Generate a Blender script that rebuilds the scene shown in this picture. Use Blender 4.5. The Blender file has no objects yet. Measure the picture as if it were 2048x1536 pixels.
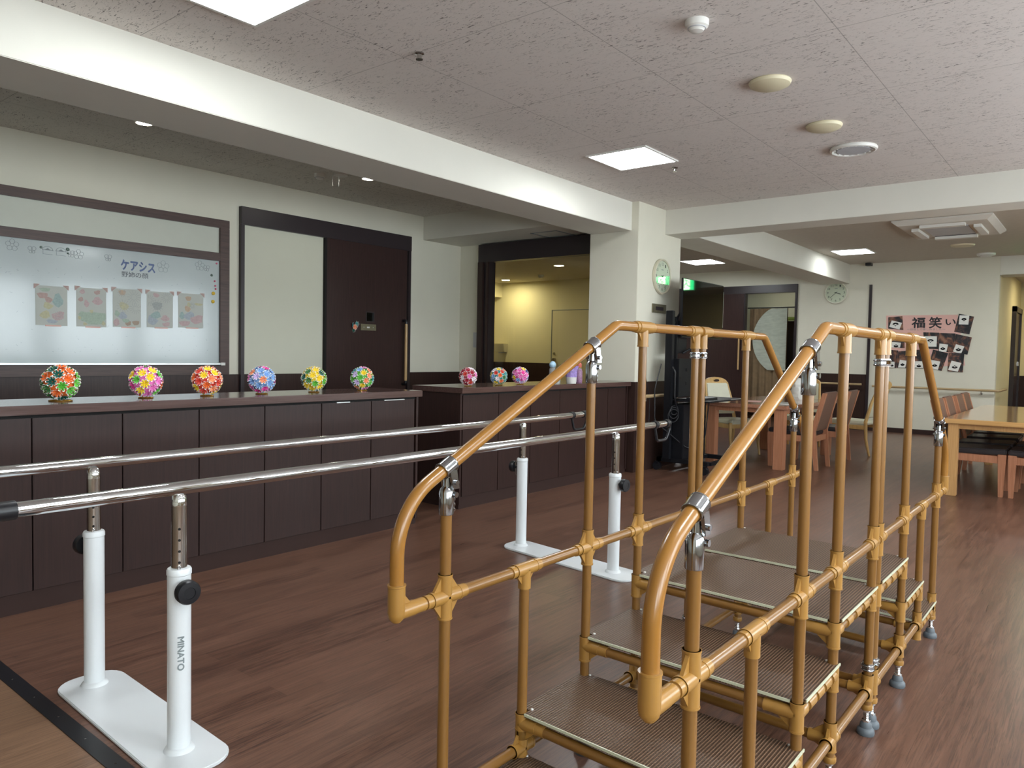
import bpy, bmesh, math, random
from mathutils import Vector, Matrix
random.seed(7)
PI = math.pi
C = bpy.context.scene.collection
scene = bpy.context.scene

# ------------------------------------------------------------------ camera
F_PX = 1485.4456
YAW, PITCH, ROLL = 0.678657723, -0.0420805992, 0.0189019512
def camera_axes(yaw, p, r):
    f = Vector((math.cos(yaw)*math.cos(p), math.sin(yaw)*math.cos(p), math.sin(p)))
    rt = Vector((math.sin(yaw), -math.cos(yaw), 0)); up = rt.cross(f)
    return (rt*math.cos(r)+up*math.sin(r), up*math.cos(r)-rt*math.sin(r), f)
rt, up, fw = camera_axes(YAW, PITCH, ROLL)
cam = bpy.data.cameras.new('camera'); cam_o = bpy.data.objects.new('camera', cam); C.objects.link(cam_o)
cam_o.matrix_world = Matrix(((rt.x, up.x, -fw.x, 0), (rt.y, up.y, -fw.y, 0), (rt.z, up.z, -fw.z, 1.27), (0, 0, 0, 1)))
cam.sensor_width = 36; cam.lens = F_PX/2048*36; cam.clip_start = 0.05; cam.clip_end = 100
scene.camera = cam_o

# ------------------------------------------------------------------ world, exposure
w = bpy.data.worlds.new('world'); scene.world = w; w.use_nodes = True
w.node_tree.nodes['Background'].inputs[0].default_value = (0.75, 0.85, 1, 1)
w.node_tree.nodes['Background'].inputs[1].default_value = 0.6
scene.view_settings.view_transform = 'Standard'
scene.view_settings.look = 'None'
scene.view_settings.gamma = 1
scene.view_settings.use_curve_mapping = False
scene.view_settings.exposure = 0.38
PANEL = 29.0      # ceiling panel emission
DAY = 9.0         # daylight through the curtained windows
DOWN = 60.0       # downlight emission

def area_light(name, loc, rot, sx, sy, power, col):
    l = bpy.data.lights.new(name, 'AREA'); l.shape = 'RECTANGLE'; l.size = sx; l.size_y = sy
    l.energy = power; l.color = col
    o = bpy.data.objects.new(name, l); o.location = loc; o.rotation_euler = rot; C.objects.link(o)
    return o

# ------------------------------------------------------------------ materials
def lin(c):
    if isinstance(c, str):
        c = tuple(int(c[i:i+2], 16)/255 for i in (0, 2, 4))
    return tuple((x/12.92 if x <= 0.04045 else ((x+0.055)/1.055)**2.4) for x in c) + (1,)
class NT:
    def __init__(s, name):
        s.m = bpy.data.materials.new(name); s.m.use_nodes = True; s.t = s.m.node_tree
        s.b = s.t.nodes['Principled BSDF']; s.o = s.t.nodes['Material Output']
    def n(s, typ, **kw):
        x = s.t.nodes.new(typ)
        for k, v in kw.items(): setattr(x, k, v)
        return x
    def l(s, a, b): s.t.links.new(a, b)
    def val(s, sock, v):
        if hasattr(v, 'is_linked') or hasattr(v, 'links'): s.l(v, sock)
        else: sock.default_value = v
    def math(s, op, a, b=0.5, c=None):
        x = s.n('ShaderNodeMath', operation=op); s.val(x.inputs[0], a); s.val(x.inputs[1], b)
        if c is not None: s.val(x.inputs[2], c)
        return x.outputs[0]
    def mix(s, f, a, b):
        x = s.n('ShaderNodeMix', data_type='RGBA'); s.val(x.inputs[0], f); s.val(x.inputs[6], a); s.val(x.inputs[7], b)
        return x.outputs[2]
    def coords(s, scale=(1, 1, 1), kind='Object'):
        tc = s.n('ShaderNodeTexCoord'); mp = s.n('ShaderNodeMapping'); s.l(tc.outputs[kind], mp.inputs[0])
        mp.inputs['Scale'].default_value = scale; return mp.outputs[0]
    def noise(s, vec, scale=5, detail=4, rough=0.55, dist=0):
        x = s.n('ShaderNodeTexNoise'); s.l(vec, x.inputs['Vector']); x.inputs['Scale'].default_value = scale
        x.inputs['Detail'].default_value = detail; x.inputs['Roughness'].default_value = rough
        x.inputs['Distortion'].default_value = dist; return x.outputs[0]
    def ramp(s, f, stops):
        x = s.n('ShaderNodeValToRGB'); s.l(f, x.inputs[0]); e = x.color_ramp.elements
        while len(e) < len(stops): e.new(0.5)
        for i, (p, c) in enumerate(stops):
            e[i].position = p; e[i].color = c if len(c) == 4 else lin(c)
        return x.outputs[0]
    def bump(s, h, strength=0.2, dist=0.002):
        x = s.n('ShaderNodeBump'); s.l(h, x.inputs['Height']); x.inputs['Strength'].default_value = strength
        x.inputs['Distance'].default_value = dist; s.l(x.outputs[0], s.b.inputs['Normal'])
def pbr(name, col, rough=0.5, metal=0.0, spec=0.5, coat=0.0, var=0.06, vscale=6, bump=0.0, bscale=60, stretch=(1, 1, 1), trans=0.0):
    t = NT(name); b = t.b; c = lin(col)
    v = t.coords(stretch)
    n = t.noise(v, vscale, 3)
    a = tuple(x*(1-var) for x in c[:3])+(1,); d = tuple(min(1, x*(1+var)) for x in c[:3])+(1,)
    t.l(t.ramp(n, [(0.3, a), (0.7, d)]), b.inputs['Base Color'])
    b.inputs['Roughness'].default_value = rough; b.inputs['Metallic'].default_value = metal
    b.inputs['Specular IOR Level'].default_value = spec; b.inputs['Coat Weight'].default_value = coat
    b.inputs['Coat Roughness'].default_value = 0.08; b.inputs['Transmission Weight'].default_value = trans
    if bump: t.bump(t.noise(v, bscale, 3), bump, 0.002)
    return t.m
def emit(name, col, s):
    t = NT(name); t.t.nodes.remove(t.b); e = t.n('ShaderNodeEmission')
    e.inputs[0].default_value = lin(col) if isinstance(col, str) else tuple(col)+(1,)
    e.inputs[1].default_value = s; t.l(e.outputs[0], t.o.inputs[0]); return t.m
def wood(name, c0, c1, rough=0.35, axis='Z', coat=0.0, scale=1.0, contrast=(0.3, 0.7)):
    t = NT(name); st = {'X': (1.2, 26, 26), 'Y': (26, 1.2, 26), 'Z': (26, 26, 1.2)}[axis]
    v = t.coords(tuple(x*scale for x in st)); n = t.noise(v, 3, 6, 0.6, 0.6)
    t.l(t.ramp(n, [(contrast[0], lin(c0)), (contrast[1], lin(c1))]), t.b.inputs['Base Color'])
    t.b.inputs['Roughness'].default_value = rough; t.b.inputs['Coat Weight'].default_value = coat
    t.b.inputs['Coat Roughness'].default_value = 0.1
    t.bump(n, 0.08, 0.001); return t.m
def floor_mat(name, c_a, c_b, c_dark, rough=0.33, swap=False):
    t = NT(name); tc = t.n('ShaderNodeTexCoord'); base = tc.outputs['Object']
    mp = t.n('ShaderNodeMapping'); t.l(base, mp.inputs[0])
    br = t.n('ShaderNodeTexBrick'); t.l(mp.outputs[0], br.inputs['Vector'])
    br.inputs['Scale'].default_value = 1; br.inputs['Brick Width'].default_value = 1.05; br.inputs['Row Height'].default_value = 0.115
    br.inputs['Mortar Size'].default_value = 0.0006; br.inputs['Mortar Smooth'].default_value = 0.3
    br.inputs['Color1'].default_value = (0.0, 0, 0, 1); br.inputs['Color2'].default_value = (1, 1, 1, 1); br.inputs['Mortar'].default_value = (0.3, 0.3, 0.3, 1)
    g = t.coords((2.0, 50, 1)); n = t.noise(g, 2.2, 8, 0.62, 1.4)
    g2 = t.coords((0.8, 12, 1)); n2 = t.ramp(t.noise(g2, 2.0, 4, 0.55, 0.8), [(0.36, (0, 0, 0, 1)), (0.64, (1, 1, 1, 1))])
    c = t.mix(n2, lin(c_a), lin(c_b))
    dk = t.ramp(n, [(0.40, (1, 1, 1, 1)), (0.56, (0, 0, 0, 1))])
    c = t.mix(t.math('MULTIPLY', dk, 0.8), c, lin(c_dark))
    c = t.mix(t.math('MULTIPLY', br.outputs['Color'], 0.5), c, lin(c_b))
    c = t.mix(t.math('MULTIPLY', br.outputs['Fac'], 0.6), c, lin(c_dark))
    t.l(c, t.b.inputs['Base Color'])
    t.l(t.math('ADD', t.math('MULTIPLY', n, 0.12), rough-0.06), t.b.inputs['Roughness'])
    fine = t.noise(t.coords((1, 1.6, 1)), 320, 2, 0.6)
    h = t.math('ADD', t.math('MULTIPLY', n, 0.5), t.math('MULTIPLY', fine, 0.8))
    t.bump(h, 0.22, 0.0012)
    t.b.inputs['Specular IOR Level'].default_value = 0.5
    return t.m
def ceiling_mat(name, col, joints=True):
    t = NT(name); v = t.coords((34, 9, 1)); n = t.noise(v, 2.0, 5, 0.72, 1.6)
    f = t.ramp(n, [(0.385, (1, 1, 1, 1)), (0.42, (0, 0, 0, 1))])
    mask = t.ramp(t.noise(t.coords(), 3.0, 2), [(0.34, (0.25, 0.25, 0.25, 1)), (0.55, (1, 1, 1, 1))])
    f = t.math('MULTIPLY', f, mask)
    c = t.mix(t.math('MULTIPLY', f, 0.85), lin(col), lin((0.22, 0.2, 0.19)))
    n2 = t.noise(t.coords((9, 3, 1)), 6, 4, 0.6)
    c = t.mix(t.math('MULTIPLY', n2, 0.10), c, lin((0.5, 0.48, 0.46)))
    if joints:
        sp = t.n('ShaderNodeSeparateXYZ'); tc = t.n('ShaderNodeTexCoord'); t.l(tc.outputs['Object'], sp.inputs[0])
        def line(s, off, per):
            fr = t.math('FRACT', t.math('DIVIDE', t.math('SUBTRACT', s, off-40*per-0.0025), per), 0)
            return t.math('LESS_THAN', fr, 0.005/per)
        j = t.math('MAXIMUM', line(sp.outputs[0], 2.89, 1.03), line(sp.outputs[1], 1.13, 1.01))
        c = t.mix(t.math('MULTIPLY', j, 0.42), c, lin((0.30, 0.28, 0.26)))
    t.l(c, t.b.inputs['Base Color']); t.b.inputs['Roughness'].default_value = 0.9
    t.bump(t.math('SUBTRACT', n2, f), 0.35, 0.003); return t.m
def tread_mat(name):
    t = NT(name); sp = t.n('ShaderNodeSeparateXYZ'); tc = t.n('ShaderNodeTexCoord'); t.l(tc.outputs['Object'], sp.inputs[0])
    sy = t.math('SINE', t.math('MULTIPLY', sp.outputs[1], 2*PI/0.0085), 0)
    sx = t.math('SINE', t.math('MULTIPLY', sp.outputs[0], 2*PI/0.0062), 0)
    dots = t.math('MULTIPLY', t.math('MAXIMUM', sy, 0), t.math('ADD', t.math('MULTIPLY', sx, 0.35), 0.65))
    c = t.mix(t.math('MAXIMUM', dots, 0), lin('48362A'), lin('967962'))
    t.l(c, t.b.inputs['Base Color']); t.b.inputs['Roughness'].default_value = 0.36
    t.bump(t.math('ADD', t.math('MULTIPLY', sy, 0.6), t.math('MULTIPLY', sx, 0.35)), 0.5, 0.0012); return t.m
def glass_mat(name, tint=(0.96, 0.99, 0.97)):
    t = NT(name); t.t.nodes.remove(t.b)
    tr = t.n('ShaderNodeBsdfTransparent'); tr.inputs[0].default_value = tint+(1,)
    gl = t.n('ShaderNodeBsdfGlossy'); gl.inputs['Roughness'].default_value = 0.02
    fr = t.n('ShaderNodeFresnel'); fr.inputs[0].default_value = 1.45
    ge = t.n('ShaderNodeNewGeometry'); ff = t.math('MULTIPLY', fr.outputs[0], t.math('SUBTRACT', 1.0, ge.outputs['Backfacing']))
    mx = t.n('ShaderNodeMixShader'); t.l(ff, mx.inputs[0]); t.l(tr.outputs[0], mx.inputs[1]); t.l(gl.outputs[0], mx.inputs[2])
    t.l(mx.outputs[0], t.o.inputs[0]); return t.m

M = {}
M['floor'] = floor_mat('floor_wood_sheet', '5E4033', '765545', '38251F', 0.30)
M['floor2'] = floor_mat('floor_wood_sheet_tan', '7A5D48', '8B6C54', '5A4233')
M['floor_far'] = floor_mat('floor_far_sheet', '604A40', '6E564A', '473630', 0.28)
M['wall'] = pbr('wall_paper_cream', 'D9D6C6', 0.75, var=0.02, vscale=3, bump=0.08, bscale=200)
M['wall_warm'] = pbr('wall_paper_warm', 'DCD2A8', 0.75, var=0.02, vscale=3, bump=0.08, bscale=200)
M['beam'] = pbr('beam_paper_white', 'DAD8CE', 0.8, var=0.015, vscale=3, bump=0.06, bscale=220)
M['ceil'] = ceiling_mat('ceiling_rockwool', 'DED7D2')
M['ceil2'] = ceiling_mat('ceiling_alcove', 'D6D2CA')
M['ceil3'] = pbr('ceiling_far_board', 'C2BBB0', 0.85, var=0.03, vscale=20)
M['dado'] = wood('dado_dark_wood', '2E201D', '3B2A26', 0.3)
M['door'] = wood('door_dark_wood', '2F2120', '3C2A28', 0.32)
M['frame'] = pbr('frame_dark', '2B2226', 0.35, var=0.05)
M['cab'] = wood('cabinet_dark_wood', '2B1D1B', '372522', 0.38)
M['cabx'] = wood('counter_top_wood', '4A3632', '594440', 0.16, 'X', coat=0.3)
M['kick'] = pbr('kick_board_dark', '33211D', 0.6, spec=0.3, var=0.05)
M['bframe'] = wood('board_frame_wood', '3B2824', '513A33', 0.4, 'X')
for _k in ('cab', 'dado', 'door'): M[_k].node_tree.nodes['Principled BSDF'].inputs['Specular IOR Level'].default_value = 0.3
M['gap'] = pbr('shadow_gap_black', '0B0908', 0.8, var=0.0)
M['white_board'] = pbr('whiteboard_enamel', 'AEB8B9', 0.17, var=0.03, vscale=2, coat=0.3)
M['panel_grey'] = pbr('transom_panel', 'BFC2B6', 0.4, var=0.02)
M['alu'] = pbr('aluminium', 'C9CCCC', 0.3, metal=0.9)
M['chrome'] = pbr('chrome', 'DDE0E2', 0.05, metal=1.0, var=0.0)
M['clamp'] = pbr('clamp_chrome', 'A9ACB0', 0.12, metal=1.0, var=0.0)
M['steel'] = pbr('brushed_steel', 'B9B6B2', 0.13, metal=1.0, var=0.02)
M['pipe'] = pbr('pipe_caramel', '7E5828', 0.3, coat=0.15, var=0.02, vscale=3)
M['rail'] = pbr('handrail_caramel', '926428', 0.27, coat=0.2, var=0.02, vscale=3)
M['joint'] = pbr('joint_ochre', '9E7437', 0.33, coat=0.15, var=0.02, vscale=8)
M['tread'] = tread_mat('tread_ribbed_brown')
M['trim'] = pbr('tread_trim_cream', 'C9CDB4', 0.3, var=0.02)
M['rubber_grey'] = pbr('foot_rubber_grey', '5A6167', 0.5, var=0.03)
M['white_paint'] = pbr('white_powder_coat', 'E0E5E8', 0.32, coat=0.2, var=0.01)
M['black_plastic'] = pbr('black_plastic', '14151A', 0.38, var=0.05)
M['black_metal'] = pbr('black_metal', '0E0F14', 0.5, spec=0.3, var=0.05)
M['screen'] = pbr('screen_black', '08090A', 0.03, var=0.0, spec=0.35)
M['ink'] = pbr('ink_dark', '3A4048', 0.5, var=0.05)
M['ink_blue'] = pbr('ink_blue', '5A6B92', 0.5, var=0.25, vscale=60)
M['ink_grey'] = pbr('ink_grey', '7E878A', 0.5, var=0.1)
M['ink_black'] = pbr('ink_black', '22262C', 0.6, var=0.05)
M['grip'] = wood('grip_light_wood', 'A98657', 'C2A070', 0.35, 'Z')
M['grail'] = wood('wall_rail_wood', 'A68D68', 'BDA57E', 0.35, 'Y')
M['table'] = wood('table_wood', 'B98C56', 'CCA068', 0.1, 'Y', coat=0.7)
M['table_leg'] = wood('table_leg_wood', 'B28756', 'C79B66', 0.3, 'Z')
M['table_r'] = wood('table_red_wood', '9C6B54', 'B27F66', 0.14, 'X', coat=0.5)
M['chair_r'] = wood('chair_red_wood', 'A06A4C', 'B98062', 0.35, 'Z')
M['chair_l'] = wood('chair_light_wood', 'C99F62', 'DDB87A', 0.3, 'Z')
M['brown_vinyl'] = pbr('brown_vinyl', '6A4E42', 0.4, var=0.06, bump=0.15, bscale=120)
M['dark_vinyl'] = pbr('dark_vinyl', '2B2528', 0.42, var=0.06, bump=0.15, bscale=120)
M['cream_vinyl'] = pbr('cream_vinyl', 'DEDCC6', 0.4, var=0.03)
M['paper'] = pbr('paper_white', 'E8E8E2', 0.7, var=0.02)
M['paper_aged'] = pbr('paper_drawing', 'B9BDB7', 0.6, var=0.03)
M['pink_paper'] = pbr('paper_pink', 'E2B5AB', 0.75, var=0.03)
M['photo'] = None
M['gold'] = pbr('gold_ring', 'B98B3A', 0.3, metal=0.8)
M['plate'] = pbr('name_plate_bronze', '7E7862', 0.35, metal=0.5, var=0.1, vscale=30)
M['ivory'] = pbr('ivory_plastic', 'D8CFB0', 0.45, var=0.02)
M['ivory2'] = pbr('white_plastic', 'E0DFDA', 0.4, var=0.02)
M['clock_rim'] = pbr('clock_rim', 'C6C1AC', 0.35, var=0.01)
M['clock_face'] = pbr('clock_face', 'DAD8C8', 0.8, var=0.01)
M['glass'] = glass_mat('clear_glass')
M['curtain'] = pbr('brown_cloth', '8B6D55', 0.9, var=0.12, vscale=12)
M['moon'] = pbr('pale_cloth', 'C3BEB6', 0.9, var=0.12, vscale=8, stretch=(1, 1, 4))
M['yellow'] = pbr('magnet_yellow', 'D4B02A', 0.3)
M['pinkp'] = pbr('magnet_pink', 'C94E6E', 0.3)
M['greenp'] = pbr('magnet_grey_green', '5E7069', 0.3)
M['ac'] = pbr('ac_matt_plastic', 'D6D3CB', 0.95, spec=0.0, var=0.01)
M['vent'] = pbr('vent_grey', 'B7B9BE', 0.5, var=0.05)
M['clear_pl'] = pbr('clear_plastic', 'DFE4E2', 0.08, var=0.02, trans=0.7)
M['purple'] = pbr('purple_paper', '9C86C4', 0.6, var=0.25, vscale=40)
M['coral'] = pbr('coral_cap', 'C9695A', 0.45)
M['sky_cap'] = pbr('light_blue_cap', 'A9CBE0', 0.35)
M['beads'] = pbr('purple_beads', '8E6A86', 0.4, var=0.6, vscale=180)
M['lamp'] = emit('panel_light', (0.93, 0.98, 1.0), PANEL)
M['lamp_far'] = emit('panel_light_far', (0.93, 0.98, 1.0), PANEL*1.0)
M['lamp_dim'] = emit('panel_light_dim', (0.93, 0.98, 1.0), PANEL*0.42)
M['down'] = emit('downlight_warm', (1.0, 0.95, 0.80), DOWN)
M['down_warm'] = emit('downlight_yellow', (1.0, 0.86, 0.56), DOWN*3.6)
M['day'] = emit('daylight_curtain', (0.86, 0.95, 1.0), DAY)
M['exit_green'] = emit('exit_green', (0.02, 0.75, 0.22), 9)
M['exit_white'] = emit('exit_white', (0.65, 1.0, 0.55), 18)
M['lit_white'] = emit('lit_fitting', (0.75, 1.0, 0.95), 2.2)
def photo_mat():
    t = NT('photo_print'); v = t.coords((5, 7, 6)); n = t.noise(v, 1.3, 5, 0.6, 0.8)
    t.l(t.ramp(n, [(0.40, lin('202428')), (0.50, lin('3B363A')), (0.56, lin('6E4A3C')), (0.66, lin('96705C'))]), t.b.inputs['Base Color'])
    t.b.inputs['Roughness'].default_value = 0.3; return t.m
M['photo'] = photo_mat()

# ------------------------------------------------------------------ mesh helper
wo = {}
class MB:
    def __init__(s): s.v = []; s.f = []; s.fm = []; s.m = 0
    def add(s, vs, fs):
        k = len(s.v); s.v += [Vector(p) for p in vs]
        s.f += [tuple(i+k for i in f) for f in fs]; s.fm += [s.m]*len(fs); return s
    def box(s, a, b):
        x0, y0, z0 = a; x1, y1, z1 = b
        x0, x1 = min(x0, x1), max(x0, x1); y0, y1 = min(y0, y1), max(y0, y1); z0, z1 = min(z0, z1), max(z0, z1)
        return s.add([(x0, y0, z0), (x1, y0, z0), (x1, y1, z0), (x0, y1, z0), (x0, y0, z1), (x1, y0, z1), (x1, y1, z1), (x0, y1, z1)],
                     [(0, 3, 2, 1), (4, 5, 6, 7), (0, 1, 5, 4), (1, 2, 6, 5), (2, 3, 7, 6), (3, 0, 4, 7)])
    def hexa(s, bot, top):
        return s.add(list(bot)+list(top), [(0, 3, 2, 1), (4, 5, 6, 7), (0, 1, 5, 4), (1, 2, 6, 5), (2, 3, 7, 6), (3, 0, 4, 7)])
    def prism(s, poly, vec):
        n = len(poly); vec = Vector(vec); a = [Vector(p) for p in poly]
        return s.add(a+[p+vec for p in a], [tuple(range(n-1, -1, -1)), tuple(range(n, 2*n))]+[(i, (i+1) % n, (i+1) % n+n, i+n) for i in range(n)])
    def sweep(s, pts, r, n=16, cap=True):
        pts = [Vector(p) for p in pts]; rs = r if isinstance(r, (list, tuple)) else [r]*len(pts)
        t0 = (pts[1]-pts[0]).normalized()
        u = t0.orthogonal().normalized()
        k = len(s.v); prev = t0
        for i, p in enumerate(pts):
            if i == 0: t = t0
            elif i == len(pts)-1: t = (pts[i]-pts[i-1]).normalized()
            else: t = ((pts[i]-pts[i-1]).normalized()+(pts[i+1]-pts[i]).normalized()).normalized()
            q = prev.rotation_difference(t); u = (q @ u).normalized(); prev = t
            w_ = t.cross(u)
            for j in range(n):
                a = 2*PI*j/n; s.v.append(p+(u*math.cos(a)+w_*math.sin(a))*rs[i])
        for i in range(len(pts)-1):
            for j in range(n):
                a = k+i*n+j; b = k+i*n+(j+1) % n
                s.f.append((a, b, b+n, a+n)); s.fm.append(s.m)
        if cap:
            s.f.append(tuple(k+j for j in range(n-1, -1, -1))); s.fm.append(s.m)
            e = k+(len(pts)-1)*n; s.f.append(tuple(e+j for j in range(n))); s.fm.append(s.m)
        return s
    def cyl(s, p0, p1, r0, r1=None, n=20): return s.sweep([p0, p1], [r0, r0 if r1 is None else r1], n)
    def path(s, pts, r, fil=None, n=16, seg=8):
        pts = [Vector(p) for p in pts]; out = [pts[0]]
        for i in range(1, len(pts)-1):
            R_ = fil[i-1] if isinstance(fil, (list, tuple)) else fil
            a = (pts[i-1]-pts[i]).normalized(); b = (pts[i+1]-pts[i]).normalized()
            if not R_: out.append(pts[i]); continue
            ang = a.angle(b)
            if ang > 3.1 or ang < 0.05: out.append(pts[i]); continue
            tl = R_/math.tan(ang/2); mx = 0.47*min((pts[i-1]-pts[i]).length, (pts[i+1]-pts[i]).length)
            if tl > mx: tl = mx; R_ = tl*math.tan(ang/2)
            c = pts[i]+(a+b).normalized()*(R_/math.sin(ang/2))
            s0 = pts[i]+a*tl-c; s1 = pts[i]+b*tl-c
            th = s0.angle(s1)
            for k in range(seg+1):
                q = k/seg; out.append(c+s0*(math.sin((1-q)*th)/math.sin(th))+s1*(math.sin(q*th)/math.sin(th)))
        out.append(pts[-1]); return s.sweep(out, r, n)
    def lathe(s, prof, o, ax=(0, 0, 1), n=24):
        ax = Vector(ax).normalized(); o = Vector(o); pts = [o+ax*h for _, h in prof]
        u = ax.orthogonal().normalized(); w_ = ax.cross(u); k = len(s.v)
        for (r, h), p in zip(prof, pts):
            for j in range(n):
                a = 2*PI*j/n; s.v.append(p+(u*math.cos(a)+w_*math.sin(a))*max(r, 1e-5))
        for i in range(len(prof)-1):
            for j in range(n):
                a = k+i*n+j; b = k+i*n+(j+1) % n; s.f.append((a, b, b+n, a+n)); s.fm.append(s.m)
        s.f.append(tuple(k+j for j in range(n-1, -1, -1))); s.fm.append(s.m)
        e = k+(len(prof)-1)*n; s.f.append(tuple(e+j for j in range(n))); s.fm.append(s.m)
        return s
    def torus(s, c, R_, r, ax=(0, 0, 1), n=28, m=8, arc=(0, 2*PI)):
        ax = Vector(ax).normalized(); u = ax.orthogonal().normalized(); w_ = ax.cross(u); c = Vector(c)
        full = abs(arc[1]-arc[0]-2*PI) < 1e-6; N = n if full else n+1; k = len(s.v)
        for i in range(N):
            a = arc[0]+(arc[1]-arc[0])*i/n; d = u*math.cos(a)+w_*math.sin(a)
            for j in range(m):
                b = 2*PI*j/m; s.v.append(c+d*(R_+r*math.cos(b))+ax*r*math.sin(b))
        for i in range(n):
            for j in range(m):
                a = k+i*m+j; b = k+i*m+(j+1) % m; i2 = (i+1) % N
                s.f.append((a, k+i2*m+j, k+i2*m+(j+1) % m, b)); s.fm.append(s.m)
        return s
    def ribbon(s, pts, wdt, nrm, th=0.0006):
        pts = [Vector(p) for p in pts]; nrm = Vector(nrm).normalized()
        for a, b in zip(pts[:-1], pts[1:]):
            d = (b-a).normalized(); side = d.cross(nrm)*wdt/2; e = d*wdt*0.3
            s.prism([a-e-side, b+e-side, b+e+side, a-e+side], nrm*th)
        return s
    def disc(s, c, r, nrm, th=0.0006, n=16, sx=1.0, sz=1.0):
        nrm = Vector(nrm).normalized(); up_ = Vector((0, 0, 1)) if abs(nrm.z) < 0.9 else Vector((1, 0, 0)); u = up_.cross(nrm).normalized(); w_ = nrm.cross(u)
        return s.prism([Vector(c)+u*math.cos(2*PI*i/n)*r*sx+w_*math.sin(2*PI*i/n)*r*sz for i in range(n)], nrm*th)
    def build(s, name, mats, parent=None, bevel=0.0, smooth=True, **tags):
        org = wo.get(parent, Vector((0, 0, 0))) if parent is not None else tags.pop('origin', None)
        tags.pop('origin', None)
        if org is None:
            xs = [p.x for p in s.v]; ys = [p.y for p in s.v]; zs = [p.z for p in s.v]
            org = Vector(((min(xs)+max(xs))/2, (min(ys)+max(ys))/2, min(zs)))
        org = Vector(org)
        me = bpy.data.meshes.new(name); me.from_pydata([p-org for p in s.v], [], s.f)
        for m_ in (mats if isinstance(mats, (list, tuple)) else [mats]): me.materials.append(m_)
        me.polygons.foreach_set('material_index', s.fm)
        bm = bmesh.new(); bm.from_mesh(me)
        bmesh.ops.recalc_face_normals(bm, faces=bm.faces)
        if bevel:
            bmesh.ops.bevel(bm, geom=[e for e in bm.edges if e.is_manifold and e.calc_face_angle(0) > 0.5], offset=bevel, segments=2, affect='EDGES', clamp_overlap=True)
        bm.to_mesh(me); bm.free()
        if smooth:
            me.shade_smooth(); me.set_sharp_from_angle(angle=math.radians(35))
        o = bpy.data.objects.new(name, me); C.objects.link(o)
        if parent is not None: o.parent = parent
        else: o.location = org
        wo[o] = org
        for k, v in tags.items(): o[{'cat': 'category'}.get(k, k)] = v
        return o
def thing(name, label, cat, loc, group=None):
    o = bpy.data.objects.new(name, None); C.objects.link(o); o.location = loc; o.empty_display_size = 0.1
    o['label'] = label; o['category'] = cat
    if group: o['group'] = group
    wo[o] = Vector(loc); return o
def struct(name, mb, mat, origin=(0, 0, 0), **k): return mb.build(name, mat, origin=origin, kind='structure', **k)
def kids(o): return [c for c in bpy.data.objects if c.parent == o]
def copy_tree(o, parent=None, loc=None, rz=None, label=None):
    ch = kids(o); c = o.copy(); C.objects.link(c)
    if parent is not None: c.parent = parent
    if loc is not None: c.location = loc
    if rz is not None: c.rotation_euler = (0, 0, rz)
    if label: c['label'] = label
    for x in ch: copy_tree(x, c)
    return c
def text_mesh(body, w_, h_, centre, right, upv, mat, name, parent=None, th=0.0008, bold=0.0, **tags):
    cu = bpy.data.curves.new(name, 'FONT'); cu.body = body; cu.size = 1; cu.align_x = 'CENTER'
    ob = bpy.data.objects.new(name, cu); C.objects.link(ob); bpy.context.view_layer.update()
    me = bpy.data.meshes.new_from_object(ob.evaluated_get(bpy.context.evaluated_depsgraph_get()))
    bpy.data.objects.remove(ob); bpy.data.curves.remove(cu)
    xs = [v.co.x for v in me.vertices]; ys = [v.co.y for v in me.vertices]
    cx, cy = (min(xs)+max(xs))/2, (min(ys)+max(ys))/2; sx = w_/(max(xs)-min(xs)); sy = h_/(max(ys)-min(ys)) if h_ else sx
    right = Vector(right).normalized(); upv = Vector(upv).normalized(); nr = right.cross(upv)
    mb = MB()
    for q, (bx, by) in enumerate(((0, 0),) if not bold else ((0, 0), (-bold, 0), (bold, 0), (0, bold), (0, -bold))):
        k = [Vector(centre)+right*((v.co.x-cx+bx)*sx)+upv*((v.co.y-cy+by)*sy)+nr*(th+q*0.00004) for v in me.vertices]
        mb.add(k, [tuple(p.vertices) for p in me.polygons])
    bpy.data.meshes.remove(me)
    org = wo.get(parent, Vector((0, 0, 0))) if parent is not None else Vector(centre)
    m2 = bpy.data.meshes.new(name); m2.from_pydata([p-org for p in mb.v], [], mb.f); m2.materials.append(mat)
    o = bpy.data.objects.new(name, m2); C.objects.link(o)
    if parent is not None: o.parent = parent
    else: o.location = org
    wo[o] = org
    for kk, v in tags.items(): o[{'cat': 'category'}.get(kk, kk)] = v
    return o

# ================================================================== THE SETTING
ZM, ZA, ZF = 2.91, 2.98, 2.98           # ceilings: main, alcove, far
YW = 6.9                                # wall with the whiteboard
XF = 14.35                              # far wall
BY0, BY1, BZ = 4.075, 4.583, 2.605      # long beam
struct('floor', MB().box((1.0, -2.7, -0.1), (18.2, 10, 0)), M['floor'])
struct('floor', MB().box((-3.2, -2.7, -0.1), (0.945, 10, 0)), M['floor2'])
s_ = MB().box((0.945, -2.7, -0.1), (1.0, 7, 0.003)); st = struct('trim_1', s_, M['black_plastic'])
sc = MB()
for i in range(28): sc.disc((0.972, -1.0+i*0.22, 0.003), 0.0035, (0, 0, 1), 0.0006, 10)
sc.build('screw_row', M['steel'], st)
struct('ceiling', MB().box((-3.2, -2.7, ZM), (7.66, BY0+0.05, ZM+0.15)), M['ceil'])
struct('ceiling', MB().box((-3.2, BY1-0.05, ZA), (6.70, YW+0.05, ZA+0.15)), M['ceil2'])
struct('ceiling', MB().box((8.0, -2.7, ZF), (XF+0.05, 7.45, ZF+0.15)), M['ceil3'])
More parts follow.
